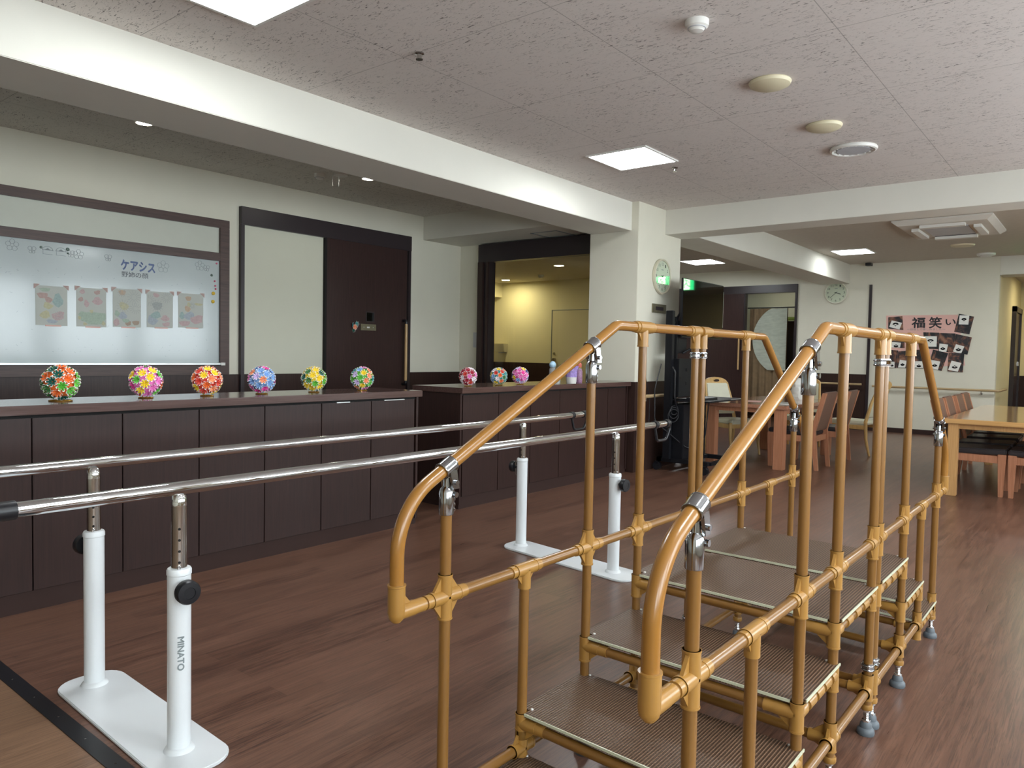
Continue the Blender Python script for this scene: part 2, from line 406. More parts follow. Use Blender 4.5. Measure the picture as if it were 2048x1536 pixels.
# beams
struct('trim_2', MB().box((-3.2, BY0, BZ), (7.10, BY1, ZM+0.2)), M['beam'], bevel=0.004)
struct('trim_3', MB().box((7.66, -2.7, 2.637), (8.05, 4.0, ZM+0.2)), M['beam'], bevel=0.004)
struct('trim_4', MB().box((8.05, 3.76, 2.637), (XF, 4.27, ZF+0.1)), M['beam'], bevel=0.004)
struct('trim_5', MB().box((6.70, BY1, 2.685), (7.45, YW, ZA+0.1)), M['beam'], bevel=0.003)
# column: wall face with dark dado below
cm = MB().box((7.05, 3.99, 0.98), (8.05, 4.60, ZF)); struct('wall_column', cm, M['wall'], bevel=0.003)
struct('trim_6', MB().box((7.035, 3.975, 0), (8.06, 4.60, 0.98)), M['dado'], bevel=0.002)
# long wall with whiteboard
def dadowall(name, a, b, axis, sgn, z_top, z_d=1.0, wall=None, base=True, thick=0.15, dado=True):
    """a,b: (x,y) ends of the visible face; axis 'x' runs along X, 'y' along Y; sgn = side the wall body lies on"""
    wall = wall or M['wall']
    if axis == 'x':
        y = a[1]; o = struct(name, MB().box((a[0], y, 0), (b[0], y+sgn*thick, z_top)), wall)
        if dado: MB().box((a[0], y-sgn*0.012, 0.08), (b[0], y+sgn*0.01, z_d)).build('dado_panel', M['dado'], o)
        if base: MB().box((a[0], y-sgn*0.018, 0), (b[0], y, 0.08)).build('base_strip', M['kick'], o)
    else:
        x = a[0]; o = struct(name, MB().box((x, a[1], 0), (x+sgn*thick, b[1], z_top)), wall)
        if dado: MB().box((x-sgn*0.012, a[1], 0.08), (x+sgn*0.01, b[1], z_d)).build('dado_panel', M['dado'], o)
        if base: MB().box((x-sgn*0.018, a[1], 0), (x, b[1], 0.08)).build('base_strip', M['kick'], o)
    return o
dadowall('wall_left', (-3.2, YW), (7.5, YW), 'x', 1, ZA+0.1)
# glass wall beside the alcove: wall strip, frame, window
struct('wall_inner', MB().box((7.4, 6.52, 0), (7.5, YW, 2.69)), M['wall'])
MB().box((7.388, 6.52, 0.08), (7.41, YW, 1.0)).build('dado_panel', M['dado'], bpy.data.objects['wall_inner'])
w1 = struct('window_1', MB().box((7.33, 4.55, 2.44), (7.46, 6.52, 2.67)).box((7.33, 6.33, 0), (7.46, 6.52, 2.44)).box((7.33, 4.50, 0), (7.46, 4.62, 2.44)), M['frame'], bevel=0.002)
MB().box((7.30, 6.415, 0), (7.34, 6.50, 2.44)).box((7.315, 6.335, 0), (7.335, 6.37, 2.44)).build('door_jamb', M['dado'], w1)
MB().box((7.40, 4.6, 0.0), (7.406, 6.34, 2.445)).build('pane', M['glass'], w1)
# room seen through the glass
dadowall('wall_room_back', (11.05, 5.6), (11.05, 10), 'y', 1, 2.62, 1.09, M['wall_warm'])
dadowall('wall_room_side', (7.5, 9.45), (11.05, 9.45), 'x', 1, 2.62, 1.09, M['wall_warm'])
struct('ceiling', MB().box((7.46, 4.7, 2.60), (9.15, 9.6, 2.72)).box((9.15, 5.65, 2.60), (11.1, 9.6, 2.72)), pbr('ceiling_room_board', 'C9C0AC', 0.8, var=0.03))
struct('wall_room_right', MB().box((7.46, 4.60, 0), (9.2, 4.72, ZF)).box((9.1, 4.72, 0), (9.2, 5.7, ZF)).box((9.1, 5.6, 0), (11.2, 5.7, ZF)).box((11.1, 5.6, 0), (11.2, 7.4, ZF)), M['wall'])
struct('wall_far_left', MB().box((11.1, 7.3, 0), (XF, 7.4, ZF)), M['wall'])
struct('wall_room_front', MB().box((7.46, YW+0.1, 0), (7.56, 9.5, 2.65)), M['wall_warm'])
# white flush door in that room
d1 = struct('door_1', MB().box((11.02, 7.15, 0.0), (11.049, 7.97, 2.05)), pbr('room_door_cream', 'D6CCA6', 0.5, var=0.01), bevel=0.002)
MB().box((11.015, 7.975, 0), (11.045, 7.985, 2.06)).box((11.015, 7.14, 2.053), (11.045, 7.985, 2.062)).build('door_seal', M['ink_grey'], d1)
MB().cyl((11.02, 7.90, 1.16), (10.97, 7.90, 1.16), 0.032, 0.028).cyl((11.02, 7.91, 1.27), (11.005, 7.91, 1.27), 0.022).build('door_handle', M['steel'], d1)
# small wall soffit in that room
struct('trim_7', MB().box((10.2, 9.2, 2.33), (11.05, 9.45, 2.60)), M['wall_warm'])

# far wall with its sliding doorway, dado and white wall
fwm = MB().box((XF, 3.40, 0), (XF+0.15, 4.67, ZF+0.1)).box((XF, 4.67, 2.67), (XF+0.15, 7.4, ZF+0.1)).box((XF, 1.47, 0), (XF+0.15, 3.40, ZF+0.1))
fwo = struct('wall_far', fwm, M['wall'])
MB().box((XF-0.014, 3.42, 0.08), (XF, 4.67, 1.0)).build('dado_panel', M['dado'], fwo)
MB().box((XF-0.02, 1.47, 0), (XF, 4.67, 0.08)).build('base_strip', M['kick'], fwo)
struct('trim_8', MB().box((XF-0.03, 3.37, 0), (XF, 3.415, 2.60)), M['frame'])
fd = struct('door_2', MB().box((XF-0.04, 4.67, 2.52), (XF+0.12, 7.3, 2.67)).box((XF-0.04, 4.67, 0), (XF+0.12, 4.71, 2.52)).box((XF-0.02, 5.68, 0), (XF+0.1, 5.72, 2.52)), M['frame'], bevel=0.003)
MB().box((XF-0.035, 5.70, 0.01), (XF+0.0, 7.3, 2.52)).build('door_leaf', M['door'], fd)
MB().cyl((XF-0.09, 5.76, 1.02), (XF-0.09, 5.76, 1.75), 0.017).build('door_handle', M['grip'], fd)
# room behind the far doorway
dadowall('wall_room_far', (16.0, 3.8), (16.0, 7.2), 'y', 1, 2.9, 0.9, M['wall'])
struct('wall_room_far_side', MB().box((XF+0.15, 7.2, 0), (16, 7.3, 2.9)).box((XF+0.15, 3.7, 0), (16, 3.8, 2.9)), M['wall'])
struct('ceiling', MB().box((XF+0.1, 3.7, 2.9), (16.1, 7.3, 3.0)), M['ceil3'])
# recess with corridor at the right
struct('wall_corridor_side', MB().box((XF+0.15, 1.47, 0), (18.2, 1.57, 2.9)), M['wall_warm'])
struct('trim_9', MB().box((XF+0.02, -2.7, 2.68), (XF+0.5, 1.47, ZF+0.1)), M['beam'], bevel=0.003)
dadowall('wall_corridor_end', (18.0, -2.7), (18.0, 1.47), 'y', 1, 2.9, 1.0, M['wall_warm'])
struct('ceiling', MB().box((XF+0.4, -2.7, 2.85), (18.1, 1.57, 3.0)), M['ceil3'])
d3 = struct('door_3', MB().box((16.45, 1.40, 0), (16.56, 1.47, 2.30)).box((17.45, 1.40, 0), (17.56, 1.47, 2.30)).box((16.45, 1.40, 2.20), (17.56, 1.47, 2.30)), M['frame'], bevel=0.003)
MB().box((16.56, 1.43, 0), (17.45, 1.465, 2.2)).build('door_leaf', M['door'], d3)
MB().box((17.30, 1.405, 1.2), (17.36, 1.43, 1.28)).build('door_handle', M['steel'], d3)
# window wall behind the camera and the closing walls
wr = MB(); Yb = -2.6
wins = [(-2.4, -0.7), (-0.3, 1.4), (1.8, 3.5), (3.95, 5.45), (5.75, 7.2), (7.5, 9.0)]
wr.box((-3.2, Yb-0.15, 0), (18.2, Yb, 0.95)).box((-3.2, Yb-0.15, 2.55), (18.2, Yb, 3.1))
px_ = -3.2
for a, b in wins: wr.box((px_, Yb-0.15, 0.95), (a, Yb, 2.55)); px_ = b
wr.box((px_, Yb-0.15, 0.95), (18.2, Yb, 2.55)); struct('wall_right', wr, M['wall'])
for i, (a, b) in enumerate(wins):
    wn = struct('window_%d' % (i+2), MB().box((a, Yb-0.06, 0.95), (a+0.05, Yb, 2.55)).box((b-0.05, Yb-0.06, 0.95), (b, Yb, 2.55)).box((a, Yb-0.06, 0.95), (b, Yb, 1.0)).box((a, Yb-0.06, 2.5), (b, Yb, 2.55)).box(((a+b)/2-0.02, Yb-0.06, 1.0), ((a+b)/2+0.02, Yb, 2.5)), M['alu'])
    MB().box((a+0.05, Yb-0.08, 1.0), (b-0.05, Yb-0.07, 2.5)).build('sheer_curtain', M['day'], wn)
struct('wall_back', MB().box((-3.35, -2.7, 0), (-3.2, 7.0, 3.1)), M['wall'])

# sliding door in the long wall
d4 = struct('door_4', MB().box((4.124, YW-0.05, 2.51), (6.455, YW, 2.69)).box((4.124, YW-0.045, 0), (4.165, YW, 2.51)).box((6.41, YW-0.045, 0), (6.455, YW, 2.51)), M['frame'], bevel=0.002)
MB().box((4.165, YW-0.008, 1.0), (5.16, YW-0.002, 2.51)).build('wall_panel', pbr('pocket_panel', 'CDCDBC', 0.7, var=0.01), d4)
dl = MB().box((5.16, YW-0.042, 0.01), (6.385, YW-0.01, 2.52)).build('door_leaf', M['door'], d4)
MB().box((5.15, YW-0.045, 0.01), (5.175, YW-0.008, 2.52)).build('door_edge', M['gap'], dl)
hb = MB().cyl((6.33, YW-0.10, 0.90), (6.33, YW-0.10, 1.60), 0.018).build('door_handle', M['grip'], d4)
MB().path([(6.33, YW-0.10, 1.60), (6.33, YW-0.10, 1.64), (6.33, YW-0.04, 1.64)], 0.017, 0.02).path([(6.33, YW-0.10, 0.90), (6.33, YW-0.10, 0.855), (6.33, YW-0.04, 0.855)], 0.017, 0.02).build('handle_bracket', M['black_plastic'], hb)
MB().box((5.735, YW-0.046, 1.60), (5.87, YW-0.041, 1.725)).build('window_frame', M['frame'], dl)
MB().box((5.75, YW-0.048, 1.612), (5.855, YW-0.0455, 1.712)).build('pane', M['screen'], dl)

# ================================================================== FIXTURES ON THE CEILING
def panel_light(x0, y0, x1, y1, z, label, group='square ceiling light panels'):
    t = thing('ceiling_light', label, 'ceiling light', ((x0+x1)/2, (y0+y1)/2, z), group)
    f_ = MB(); e = 0.018
    for a, b in (((x0-e, y0-e), (x1+e, y0)), ((x0-e, y1), (x1+e, y1+e)), ((x0-e, y0), (x0, y1)), ((x1, y0), (x1+e, y1))):
        f_.box((a[0], a[1], z-0.012), (b[0], b[1], z-0.0005))
    f_.build('frame', M['ivory2'], t); MB().box((x0, y0, z-0.008), (x1, y1, z-0.0005)).build('diffuser', M['lamp_dim'] if (x0 > 9 and 2.5 < y0 < 4) else M['lamp_far'] if x0 > 9 else M['lamp'], t)
panel_light(1.60, 2.91, 2.14, 3.44, ZM, 'large glowing square light panel at the top edge of the photo')
panel_light(5.22, 2.92, 5.75, 3.44, ZM, 'glowing square light panel beside the long white beam above the stairs')
panel_light(12.35, 3.02, 12.92, 3.53, ZF, 'glowing square light panel above the far wall clock')
panel_light(12.35, 5.55, 12.98, 6.12, ZF, 'glowing square light panel half hidden by the white column')
panel_light(1.60, -0.7, 2.14, -0.17, ZM, 'square light panel behind the camera, outside the photo')
panel_light(5.22, -0.7, 5.75, -0.17, ZM, 'square light panel to the right of the photo edge')
panel_light(12.35, 0.0, 12.92, 0.52, ZF, 'square light panel far right outside the photo')
panel_light(9.4, -0.9, 10.0, -0.35, ZF, 'added unseen square light panel before the air conditioner, brightening the far wall')  # made-up panel out of view, added to brighten the far wall
panel_light(12.35, -1.6, 12.92, -1.05, ZF, 'added unseen square light panel at the far right corner, brightening the far wall')  # second invented panel out of view, extra light for the far wall
def downlight(x, y, z, label, r=0.055):
    t = thing('downlight', label, 'downlight', (x, y, z), 'round recessed downlights')
    MB().torus((x, y, z-0.003), r+0.006, 0.006).build('trim_ring', M['ivory2'], t)
    MB().cyl((x, y, z-0.004), (x, y, z-0.001), r).build('lens', M['down_warm'] if z < 2.62 or x > 16 else M['down'], t)
downlight(2.70, 5.85, ZA, 'round warm downlight above the whiteboard')
downlight(4.905, 5.85, ZA, 'round warm downlight above the sliding door')
downlight(0.5, 5.85, ZA, 'round warm downlight left of the photo edge')
downlight(9.2, 6.55, 2.60, 'downlight in the yellow room, right of the two', 0.07)
downlight(10.55, 8.70, 2.60, 'downlight in the yellow room, left of the two', 0.07)
downlight(16.6, 0.6, 2.85, 'warm downlight in the corridor at the right', 0.09)
downlight(15.2, 5.4, 2.9, 'round downlight in the room behind the far doorway', 0.09)
def detector(x, y, z, label, r=0.058):
    t = thing('smoke_detector', label, 'smoke detector', (x, y, z))
    MB().lathe([(r, 0), (r, -0.018), (r*0.95, -0.03), (r*0.62, -0.042), (r*0.55, -0.05), (0.01, -0.056)], (x, y, z)).build('body', M['ivory2'], t)
    MB().torus((x, y, z-0.036), r*0.72, 0.004).build('slot_ring', M['vent'], t)
detector(3.435, 1.65, ZM, 'white smoke detector on the main ceiling near the top edge')
detector(4.508, 6.10, ZA, 'white smoke detector under the dim alcove ceiling', 0.055)
for x, y, l in ((4.436, 1.651, 'ivory round ceiling cover, the nearer of the two'), (5.475, 1.643, 'ivory round ceiling cover, the farther of the two')):
    MB().lathe([(0.118, 0), (0.122, -0.006), (0.115, -0.022), (0.09, -0.034), (0.01, -0.038)], (x, y, ZM), n=40).build('ceiling_cover', M['ivory'], None, label=l, cat='ceiling cover', group='round ivory ceiling covers')
t = thing('ceiling_speaker', 'white round ceiling vent with a grey centre, farthest of the round ceiling fittings', 'ceiling vent', (6.197, 1.632, ZM))
MB().torus((6.197, 1.632, ZM-0.010), 0.155, 0.017, n=40).build('rim', M['ivory2'], t)
MB().cyl((6.197, 1.632, ZM-0.022), (6.197, 1.632, ZM-0.002), 0.12, n=32).build('grille', M['vent'], t)
cl = MB()
for k in range(16):
    a = 2*PI*k/16; cl.cyl((6.197+0.133*math.cos(a), 1.632+0.133*math.sin(a), ZM-0.022), (6.197+0.133*math.cos(a), 1.632+0.133*math.sin(a), ZM-0.004), 0.007, n=8)
cl.build('clip', M['ivory2'], t)
def sprinkler(x, y, z, label):
    t = thing('sprinkler_head', label, 'sprinkler', (x, y, z), 'small sprinkler heads')
    MB().lathe([(0.026, 0), (0.026, -0.006), (0.014, -0.010), (0.012, -0.03), (0.02, -0.032), (0.02, -0.036)], (x, y, z)).build('body', M['steel'], t)
sprinkler(2.90, 3.038, ZM, 'small metal sprinkler on a ceiling seam, left part of the main ceiling')
sprinkler(5.968, 3.034, ZM, 'small metal sprinkler beside the light panel above the stairs')
# thin hanging drip wires near the alcove detector
t = thing('ceiling_bracket', 'small bracket with two thin prongs under the alcove ceiling beside the detector', 'bracket', (4.6, 5.95, ZA))
MB().cyl((4.62, 5.92, ZA-0.02), (4.62, 5.92, ZA-0.001), 0.07).build('plate', M['ivory2'], t)
MB().cyl((4.57, 5.98, ZA-0.12), (4.57, 5.98, ZA-0.01), 0.004).cyl((4.62, 5.95, ZA-0.12), (4.62, 5.95, ZA-0.01), 0.004).build('prong', M['alu'], t)
# ceiling hatch in the soffit
hm = MB()
for a, b in (((7.0, 5.03), (7.38, 5.045)), ((7.0, 5.395), (7.38, 5.41)), ((7.0, 5.03), (7.012, 5.41)), ((7.368, 5.03), (7.38, 5.41))): hm.box((a[0], a[1], 2.680), (b[0], b[1], 2.685))
hm.build('ceiling_hatch', M['ink_grey'], None, label='square inspection hatch outline under the low ceiling before the glass wall', cat='hatch')
# cassette air conditioner
ax0, ax1, ay0, ay1, az = 10.10, 11.50, 1.13, 2.19, 2.965
t = thing('air_conditioner', 'white ceiling cassette air conditioner with tilted louvres', 'air conditioner', (10.8, 1.66, ZF))
MB().hexa([(ax0+.06, ay0+.06, az-0.05), (ax1-.06, ay0+.06, az-0.05), (ax1-.06, ay1-.06, az-0.05), (ax0+.06, ay1-.06, az-0.05)],
          [(ax0, ay0, ZF-0.02), (ax1, ay0, ZF-0.02), (ax1, ay1, ZF-0.02), (ax0, ay1, ZF-0.02)]).box((ax0, ay0, ZF-0.021), (ax1, ay1, ZF-0.002)).build('panel', M['ac'], t)
MB().box((10.45, 1.42, az-0.058), (11.15, 1.90, az-0.049)).build('intake_grille', M['vent'], t)
for a, b in (((10.45, 1.95, az-0.085), (11.15, 2.03, az-0.05)), ((10.45, 1.28, az-0.085), (11.15, 1.36, az-0.05)), ((10.22, 1.42, az-0.085), (10.32, 1.90, az-0.05)), ((11.25, 1.42, az-0.085), (11.35, 1.90, az-0.05))):
    MB().hexa([(a[0], a[1], a[2]), (b[0], a[1], a[2]), (b[0], b[1], a[2]), (a[0], b[1], a[2])], [(a[0], a[1], b[2]), (b[0], a[1], b[2]), (b[0], b[1], b[2]), (a[0], b[1], b[2])]).build('louvre', M['ivory2'], t)
MB().box((10.36, 1.43, az-0.056), (10.40, 1.89, az-0.0495)).box((11.19, 1.43, az-0.056), (11.22, 1.89, az-0.0495)).build('slot', M['ink_black'], t)
MB().lathe([(0.16, 0), (0.15, -0.02), (0.02, -0.03)], (12.7, 1.78, ZF)).build('ceiling_cover', M['ivory'], None, label='flat round ceiling cover behind the air conditioner', cat='ceiling cover')
detector(13.9, 1.62, ZF, 'flat white detector at the far right ceiling corner', 0.13)
# wall camera near far clock
t = thing('security_camera', 'tiny black camera high on the far wall', 'camera', (14.2, 3.42, 2.93))
MB().cyl((14.34, 3.42, 2.96), (14.22, 3.42, 2.94), 0.012).build('arm', M['ivory2'], t)
MB().box((14.12, 3.36, 2.92), (14.26, 3.45, 2.965)).build('body', M['black_plastic'], t)

# ================================================================== WHITEBOARD ON THE LONG WALL
yb = YW-0.03
t = thing('whiteboard', 'wide whiteboard in a brown wood frame with an upper pale strip', 'whiteboard', (1.5, YW, 1.0))
xL = -1.2
MB().box((xL, YW-0.045, 2.44), (4.0, YW, 2.52)).box((xL, YW-0.045, 2.115), (3.905, YW, 2.195)).box((xL, YW-0.045, 1.0), (3.905, YW, 1.11)).box((3.90, YW-0.045, 1.0), (4.0, YW, 2.44)).build('frame', M['bframe'], t, bevel=0.003)
MB().box((xL, YW-0.02, 2.19), (3.905, YW-0.001, 2.445)).build('upper_panel', M['panel_grey'], t)
MB().box((xL, YW-0.024, 1.10), (3.905, YW-0.001, 2.12)).build('board_surface', M['white_board'], t)
MB().box((xL, YW-0.085, 1.098), (3.91, YW-0.02, 1.112)).build('pen_tray', M['alu'], t)
MB().box((3.885, YW-0.09, 1.092), (3.93, YW-0.02, 1.118)).build('tray_end', M['ivory2'], t)
YB = YW-0.0245; NB = (0, -1, 0)
def on_board(pts): return [(x, YB, z) for x, z in pts]
# handwriting and doodles
text_mesh('ケアシス', 0.30, 0.085, (3.118, YB, 1.985), (1, 0, -0.02), (0, 0, 1), M['ink_blue'], 'heading_text', t, bold=0.045)
text_mesh('野姉の顔', 0.235, 0.05, (3.09, YB, 1.905), (1, 0, 0), (0, 0, 1), M['ink'], 'second_line_text', t)
def loop(cx, cz, r, k=14, ph=0): return [(cx+r*math.cos(ph+2*PI*i/k), cz+r*math.sin(ph+2*PI*i/k)) for i in range(k+1)]
for cx, cz, R_ in ((2.13, 2.055, 0.03), (2.62, 2.035, 0.026), (3.345, 2.005, 0.035), (3.70, 2.05, 0.03)):
    dd = MB()
    for k in range(5):
        a = 2*PI*k/5+0.3; dd.ribbon(on_board(loop(cx+R_*math.cos(a), cz+R_*math.sin(a), R_*0.62, 10)), 0.0026, NB)
    dd.build('flower_doodle', M['ink_grey'], t)
for cx in (2.0, 2.27, 2.56, 2.86, 3.77):
    dd = MB()
    for k in (-1, 1): dd.ribbon(on_board(loop(cx+k*0.014, 2.045, 0.016, 10)), 0.0026, NB); dd.ribbon(on_board(loop(cx+k*0.010, 2.018, 0.012, 8)), 0.0026, NB)
    dd.build('butterfly_doodle', M['ink_grey'], t)
for cx in (2.385, 2.485):
    dd = MB().ribbon(on_board([(cx+0.038*math.cos(a), 2.045+0.03*math.sin(a)) for a in [PI*i/10 for i in range(11)]]), 0.003, NB)
    dd.ribbon(on_board([(cx-0.04, 2.045), (cx+0.04, 2.045)]), 0.004, NB)
    dd.prism([Vector((cx-0.022, YB, 2.046)), Vector((cx+0.022, YB, 2.046)), Vector((cx, YB, 2.062))], (0, -0.0006, 0))
    dd.ribbon(on_board([(cx-0.035, 2.04), (cx-0.035, 2.01), (cx+0.035, 2.01)]), 0.0025, NB)
    dd.build('face_doodle', M['ink_grey'], t)
sm = MB()
for i in range(70):
    x = random.uniform(2.0, 3.8); z = random.choice([random.uniform(1.2, 1.42), random.uniform(1.8, 1.9), random.uniform(1.15, 1.95)])
    a = random.uniform(-1, 1); l_ = random.uniform(0.004, 0.02); sm.ribbon(on_board([(x, z), (x+l_*math.cos(a), z+l_*math.sin(a))]), 0.002, NB, 0.0003)
sm.build('pen_smudge', M['ink_grey'], t)
for x, z, r, m_, nm, lab in ((2.335, 2.062, 0.010, 'greenp', 'grey', 'small dark round magnet left of the doodled faces'), (2.535, 2.068, 0.014, 'greenp', 'grey', 'larger grey round magnet right of the doodled faces'), (2.537, 2.035, 0.008, 'greenp', 'grey', 'tiny grey magnet just below the larger grey one'),
        (3.838, 1.795, 0.017, 'yellow', 'y', 'yellow round magnet, upper of the two'), (3.834, 1.715, 0.017, 'yellow', 'y', 'yellow round magnet, lower of the two'),
        (3.852, 1.915, 0.009, 'pinkp', 'p', 'tiny pink magnet, second from the top'), (3.858, 1.87, 0.009, 'pinkp', 'p', 'tiny pink magnet, third from the top'), (3.862, 1.84, 0.009, 'pinkp', 'p', 'tiny pink magnet just above the yellow ones'), (3.872, 2.09, 0.009, 'pinkp', 'p', 'tiny pink magnet at the upper right corner of the board'),
        (3.82, 1.97, 0.012, 'greenp', 'g', 'dark clip magnet near the right edge of the board')):
    MB().lathe([(r, 0.0005), (r, 0.006), (r*0.7, 0.009), (0.001, 0.010)], (x, YW-0.024, z), NB, 16).build('magnet', M[m_], None, label=lab, cat='magnet', group='small round magnets on the whiteboard')
# five coloured drawings
def half(c): return ''.join('%02X' % int(0.55*int(c[i:i+2], 16)+0.45*int('B0B4AE'[i:i+2], 16)) for i in (0, 2, 4))
blob = {k: pbr('crayon_'+k, half(c), 0.7, var=0.1, vscale=60) for k, c in dict(pink='C79AA0', green='9FB8A2', yellow='C4BC88', red='B88A84', blue='9FAABF', teal='8FB0B0', orange='C49A78', grey='9A9EA0', brown='A07C66').items()}
bk = list(blob)
def drawing(x0, x1, z0, z1, label, items, rings):
    t = thing('colouring_sheet', label, 'drawing', ((x0+x1)/2, YB, z0), 'coloured drawings taped in a row on the whiteboard')
    MB().box((x0, YB-0.0012, z0), (x1, YB-0.0002, z1)).build('sheet', M['paper_aged'], t)
    p = MB(); W_, H_ = x1-x0, z1-z0
    for i, (c, u, v, r, sx) in enumerate(items):
        p.m = bk.index(c); n = 9
        pts = [Vector((x0+W_*u+r*sx*(1+0.25*math.sin(3*a+i))*math.cos(a), YB-0.0012, z0+H_*v+r*(1+0.25*math.cos(2*a+i))*math.sin(a))) for a in [2*PI*k/n for k in range(n)]]
        for q in pts: q.x = min(max(q.x, x0+.004), x1-.004); q.z = min(max(q.z, z0+.004), z1-.004)
        p.prism(pts, (0, -0.0003-0.00002*i, 0))
    p.m = bk.index('grey')
    for u, v, r in rings:
        for k in range(14):
            a = 2*PI*k/14; c0 = Vector((x0+W_*u, YB-0.0018, z0+H_*v)); d = Vector((math.cos(a), 0, math.sin(a)))
            q0, q1 = c0+d*r*0.35, c0+d*r
            if x0 < q1.x < x1 and z0 < q1.z < z1: p.ribbon([q0, q1], 0.0028, NB, 0.0002)
    p.build('picture', [blob[k] for k in bk], t)
    tp = MB()
    for cx, sg in ((x0, 1), (x1, -1)):
        tp.prism([Vector((cx-sg*0.012, YB-0.002, z1+0.012)), Vector((cx+sg*0.035, YB-0.002, z1+0.012)), Vector((cx-sg*0.012, YB-0.002, z1-0.03))], (0, -0.0008, 0))
    tp.build('corner_tape', blob['red'], t, label='pinkish corner tape')
    MB().box((x0+W_*0.3, YB-0.003, z0-0.008), (x0+W_*0.8, YB-0.0005, z0+0.003)).build('bottom_tape', M['pink_paper'], t)
drawing(2.291, 2.53, 1.425, 1.75, 'leftmost coloured drawing, red and yellow blossoms with teal on the right', [('red', .22, .75, .03, 1.3), ('red', .4, .65, .028, 1), ('yellow', .38, .5, .026, 1.4), ('teal', .7, .65, .05, .8), ('yellow', .3, .27, .03, 1.3), ('pink', .72, .25, .04, 1.2), ('green', .3, .9, .02, 2), ('blue', .5, .1, .02, 2)], [(.72, .25, .04)])
drawing(2.60, 2.842, 1.425, 1.757, 'second drawing from the left, two pink shapes above green ground', [('green', .6, .22, .07, 1.4), ('green', .3, .25, .05, 1.2), ('pink', .33, .60, .03, .7), ('pink', .7, .68, .03, 1.4), ('red', .15, .7, .018, 1.2), ('red', .7, .9, .02, 1.3), ('yellow', .5, .4, .018, .8), ('yellow', .1, .22, .018, .7), ('yellow', .28, .07, .014, 1.2), ('yellow', .9, .1, .016, 1), ('pink', .2, .9, .018, 1.2)], [])
drawing(2.897, 3.14, 1.433, 1.772, 'middle drawing, fireworks above orange goldfish', [('orange', .33, .9, .03, 1), ('yellow', .38, .55, .04, 1), ('green', .15, .35, .025, 1), ('blue', .35, .3, .03, 1.2), ('pink', .12, .12, .03, 1), ('brown', .55, .1, .022, 1.2), ('brown', .82, .12, .026, 1.2), ('green', .45, .17, .02, 1.6)], [(.33, .9, .04), (.75, .8, .06), (.38, .55, .06), (.8, .5, .05)])
drawing(3.193, 3.435, 1.44, 1.77, 'fourth drawing, pale grey fireworks above a pink fan', [('grey', .4, .6, .045, 1), ('pink', .35, .9, .022, 1.3), ('blue', .2, .2, .04, 1.2), ('pink', .7, .27, .025, 1.6), ('teal', .35, .35, .03, 1.6), ('pink', .75, .1, .022, 1.6)], [(.38, .6, .06), (.75, .85, .05), (.1, .75, .05)])
drawing(3.487, 3.735, 1.45, 1.775, 'rightmost coloured drawing, orange flowers beside a rainbow arc', [('orange', .4, .85, .028, 1), ('orange', .36, .55, .032, .9), ('yellow', .42, .68, .02, 1), ('teal', .15, .35, .03, .9), ('blue', .45, .35, .035, 1.6), ('pink', .75, .25, .045, 1.4), ('pink', .25, .12, .03, 1.8), ('yellow', .8, .7, .014, 3)], [(.55, .65, .03)])

# sign and paper flower on the sliding door
t = thing('door_plate', 'bronze sliding plate on the dark door reading occupied or free', 'door plate', (5.77, 6.85, 1.50))
MB().box((5.655, YW-0.055, 1.50), (5.885, YW-0.042, 1.575)).build('plate', M['plate'], t)
MB().box((5.745, YW-0.058, 1.528), (5.785, YW-0.054, 1.545)).build('slider', M['ivory2'], t)
MB().disc((5.70, YW-0.055, 1.537), 0.006, NB, 0.002).disc((5.84, YW-0.055, 1.537), 0.006, NB, 0.002).build('mark', M['alu'], t)

# intercom on wall beside the glass, handrails
MB().box((7.375, 6.53, 1.33), (7.399, 6.63, 1.53)).build('wall_switch', M['vent'], None, label='grey metal intercom plate left of the tall glass frame', cat='switch plate', bevel=0.003)
def wall_rail(name, pts, label, brs):
    t = thing(name, label, 'handrail', pts[0]); MB().path(pts, 0.019, 0.05).build('rail', M['grail'], t)
    for p, q in brs: MB().path([p, (p[0], p[1], p[2]-0.05), q], 0.008, 0.02).cyl(q, (q[0]+(0.004 if q[0] > p[0] else 0), q[1]+(0.004 if q[1] > p[1] else 0), q[2]), 0.02).build('bracket', M['steel'], t)
wall_rail('wall_handrail', [(XF-0.07, 3.30, 0.80), (XF-0.07, 1.40, 0.80), (XF+0.9, 1.40, 0.80)], 'light wood handrail on the white far wall, turning the corner at right', [((XF-0.07, y, 0.785), (XF-0.001, y, 0.74)) for y in (3.2, 2.4, 1.65)])
wall_rail('wall_handrail', [(XF-0.09, 4.60, 0.82), (XF-0.09, 3.47, 0.82)], 'light wood handrail on the dark panelling below the far clock', [((XF-0.09, y, 0.80), (XF-0.016, y, 0.75)) for y in (4.4, 3.7)])
wall_rail('wall_handrail', [(7.12, 3.91, 0.825), (8.0, 3.91, 0.825)], 'wood handrail on the dark base of the white column', [((x, 3.91, 0.81), (x, 3.973, 0.77)) for x in (7.16, 7.9)])
wall_rail('wall_handrail', [(6.60, YW-0.09, 0.82), (7.30, YW-0.09, 0.82)], 'dark handrail on the low panelling right of the sliding door', [((x, YW-0.09, 0.80), (x, YW-0.014, 0.76)) for x in (6.7, 7.2)])
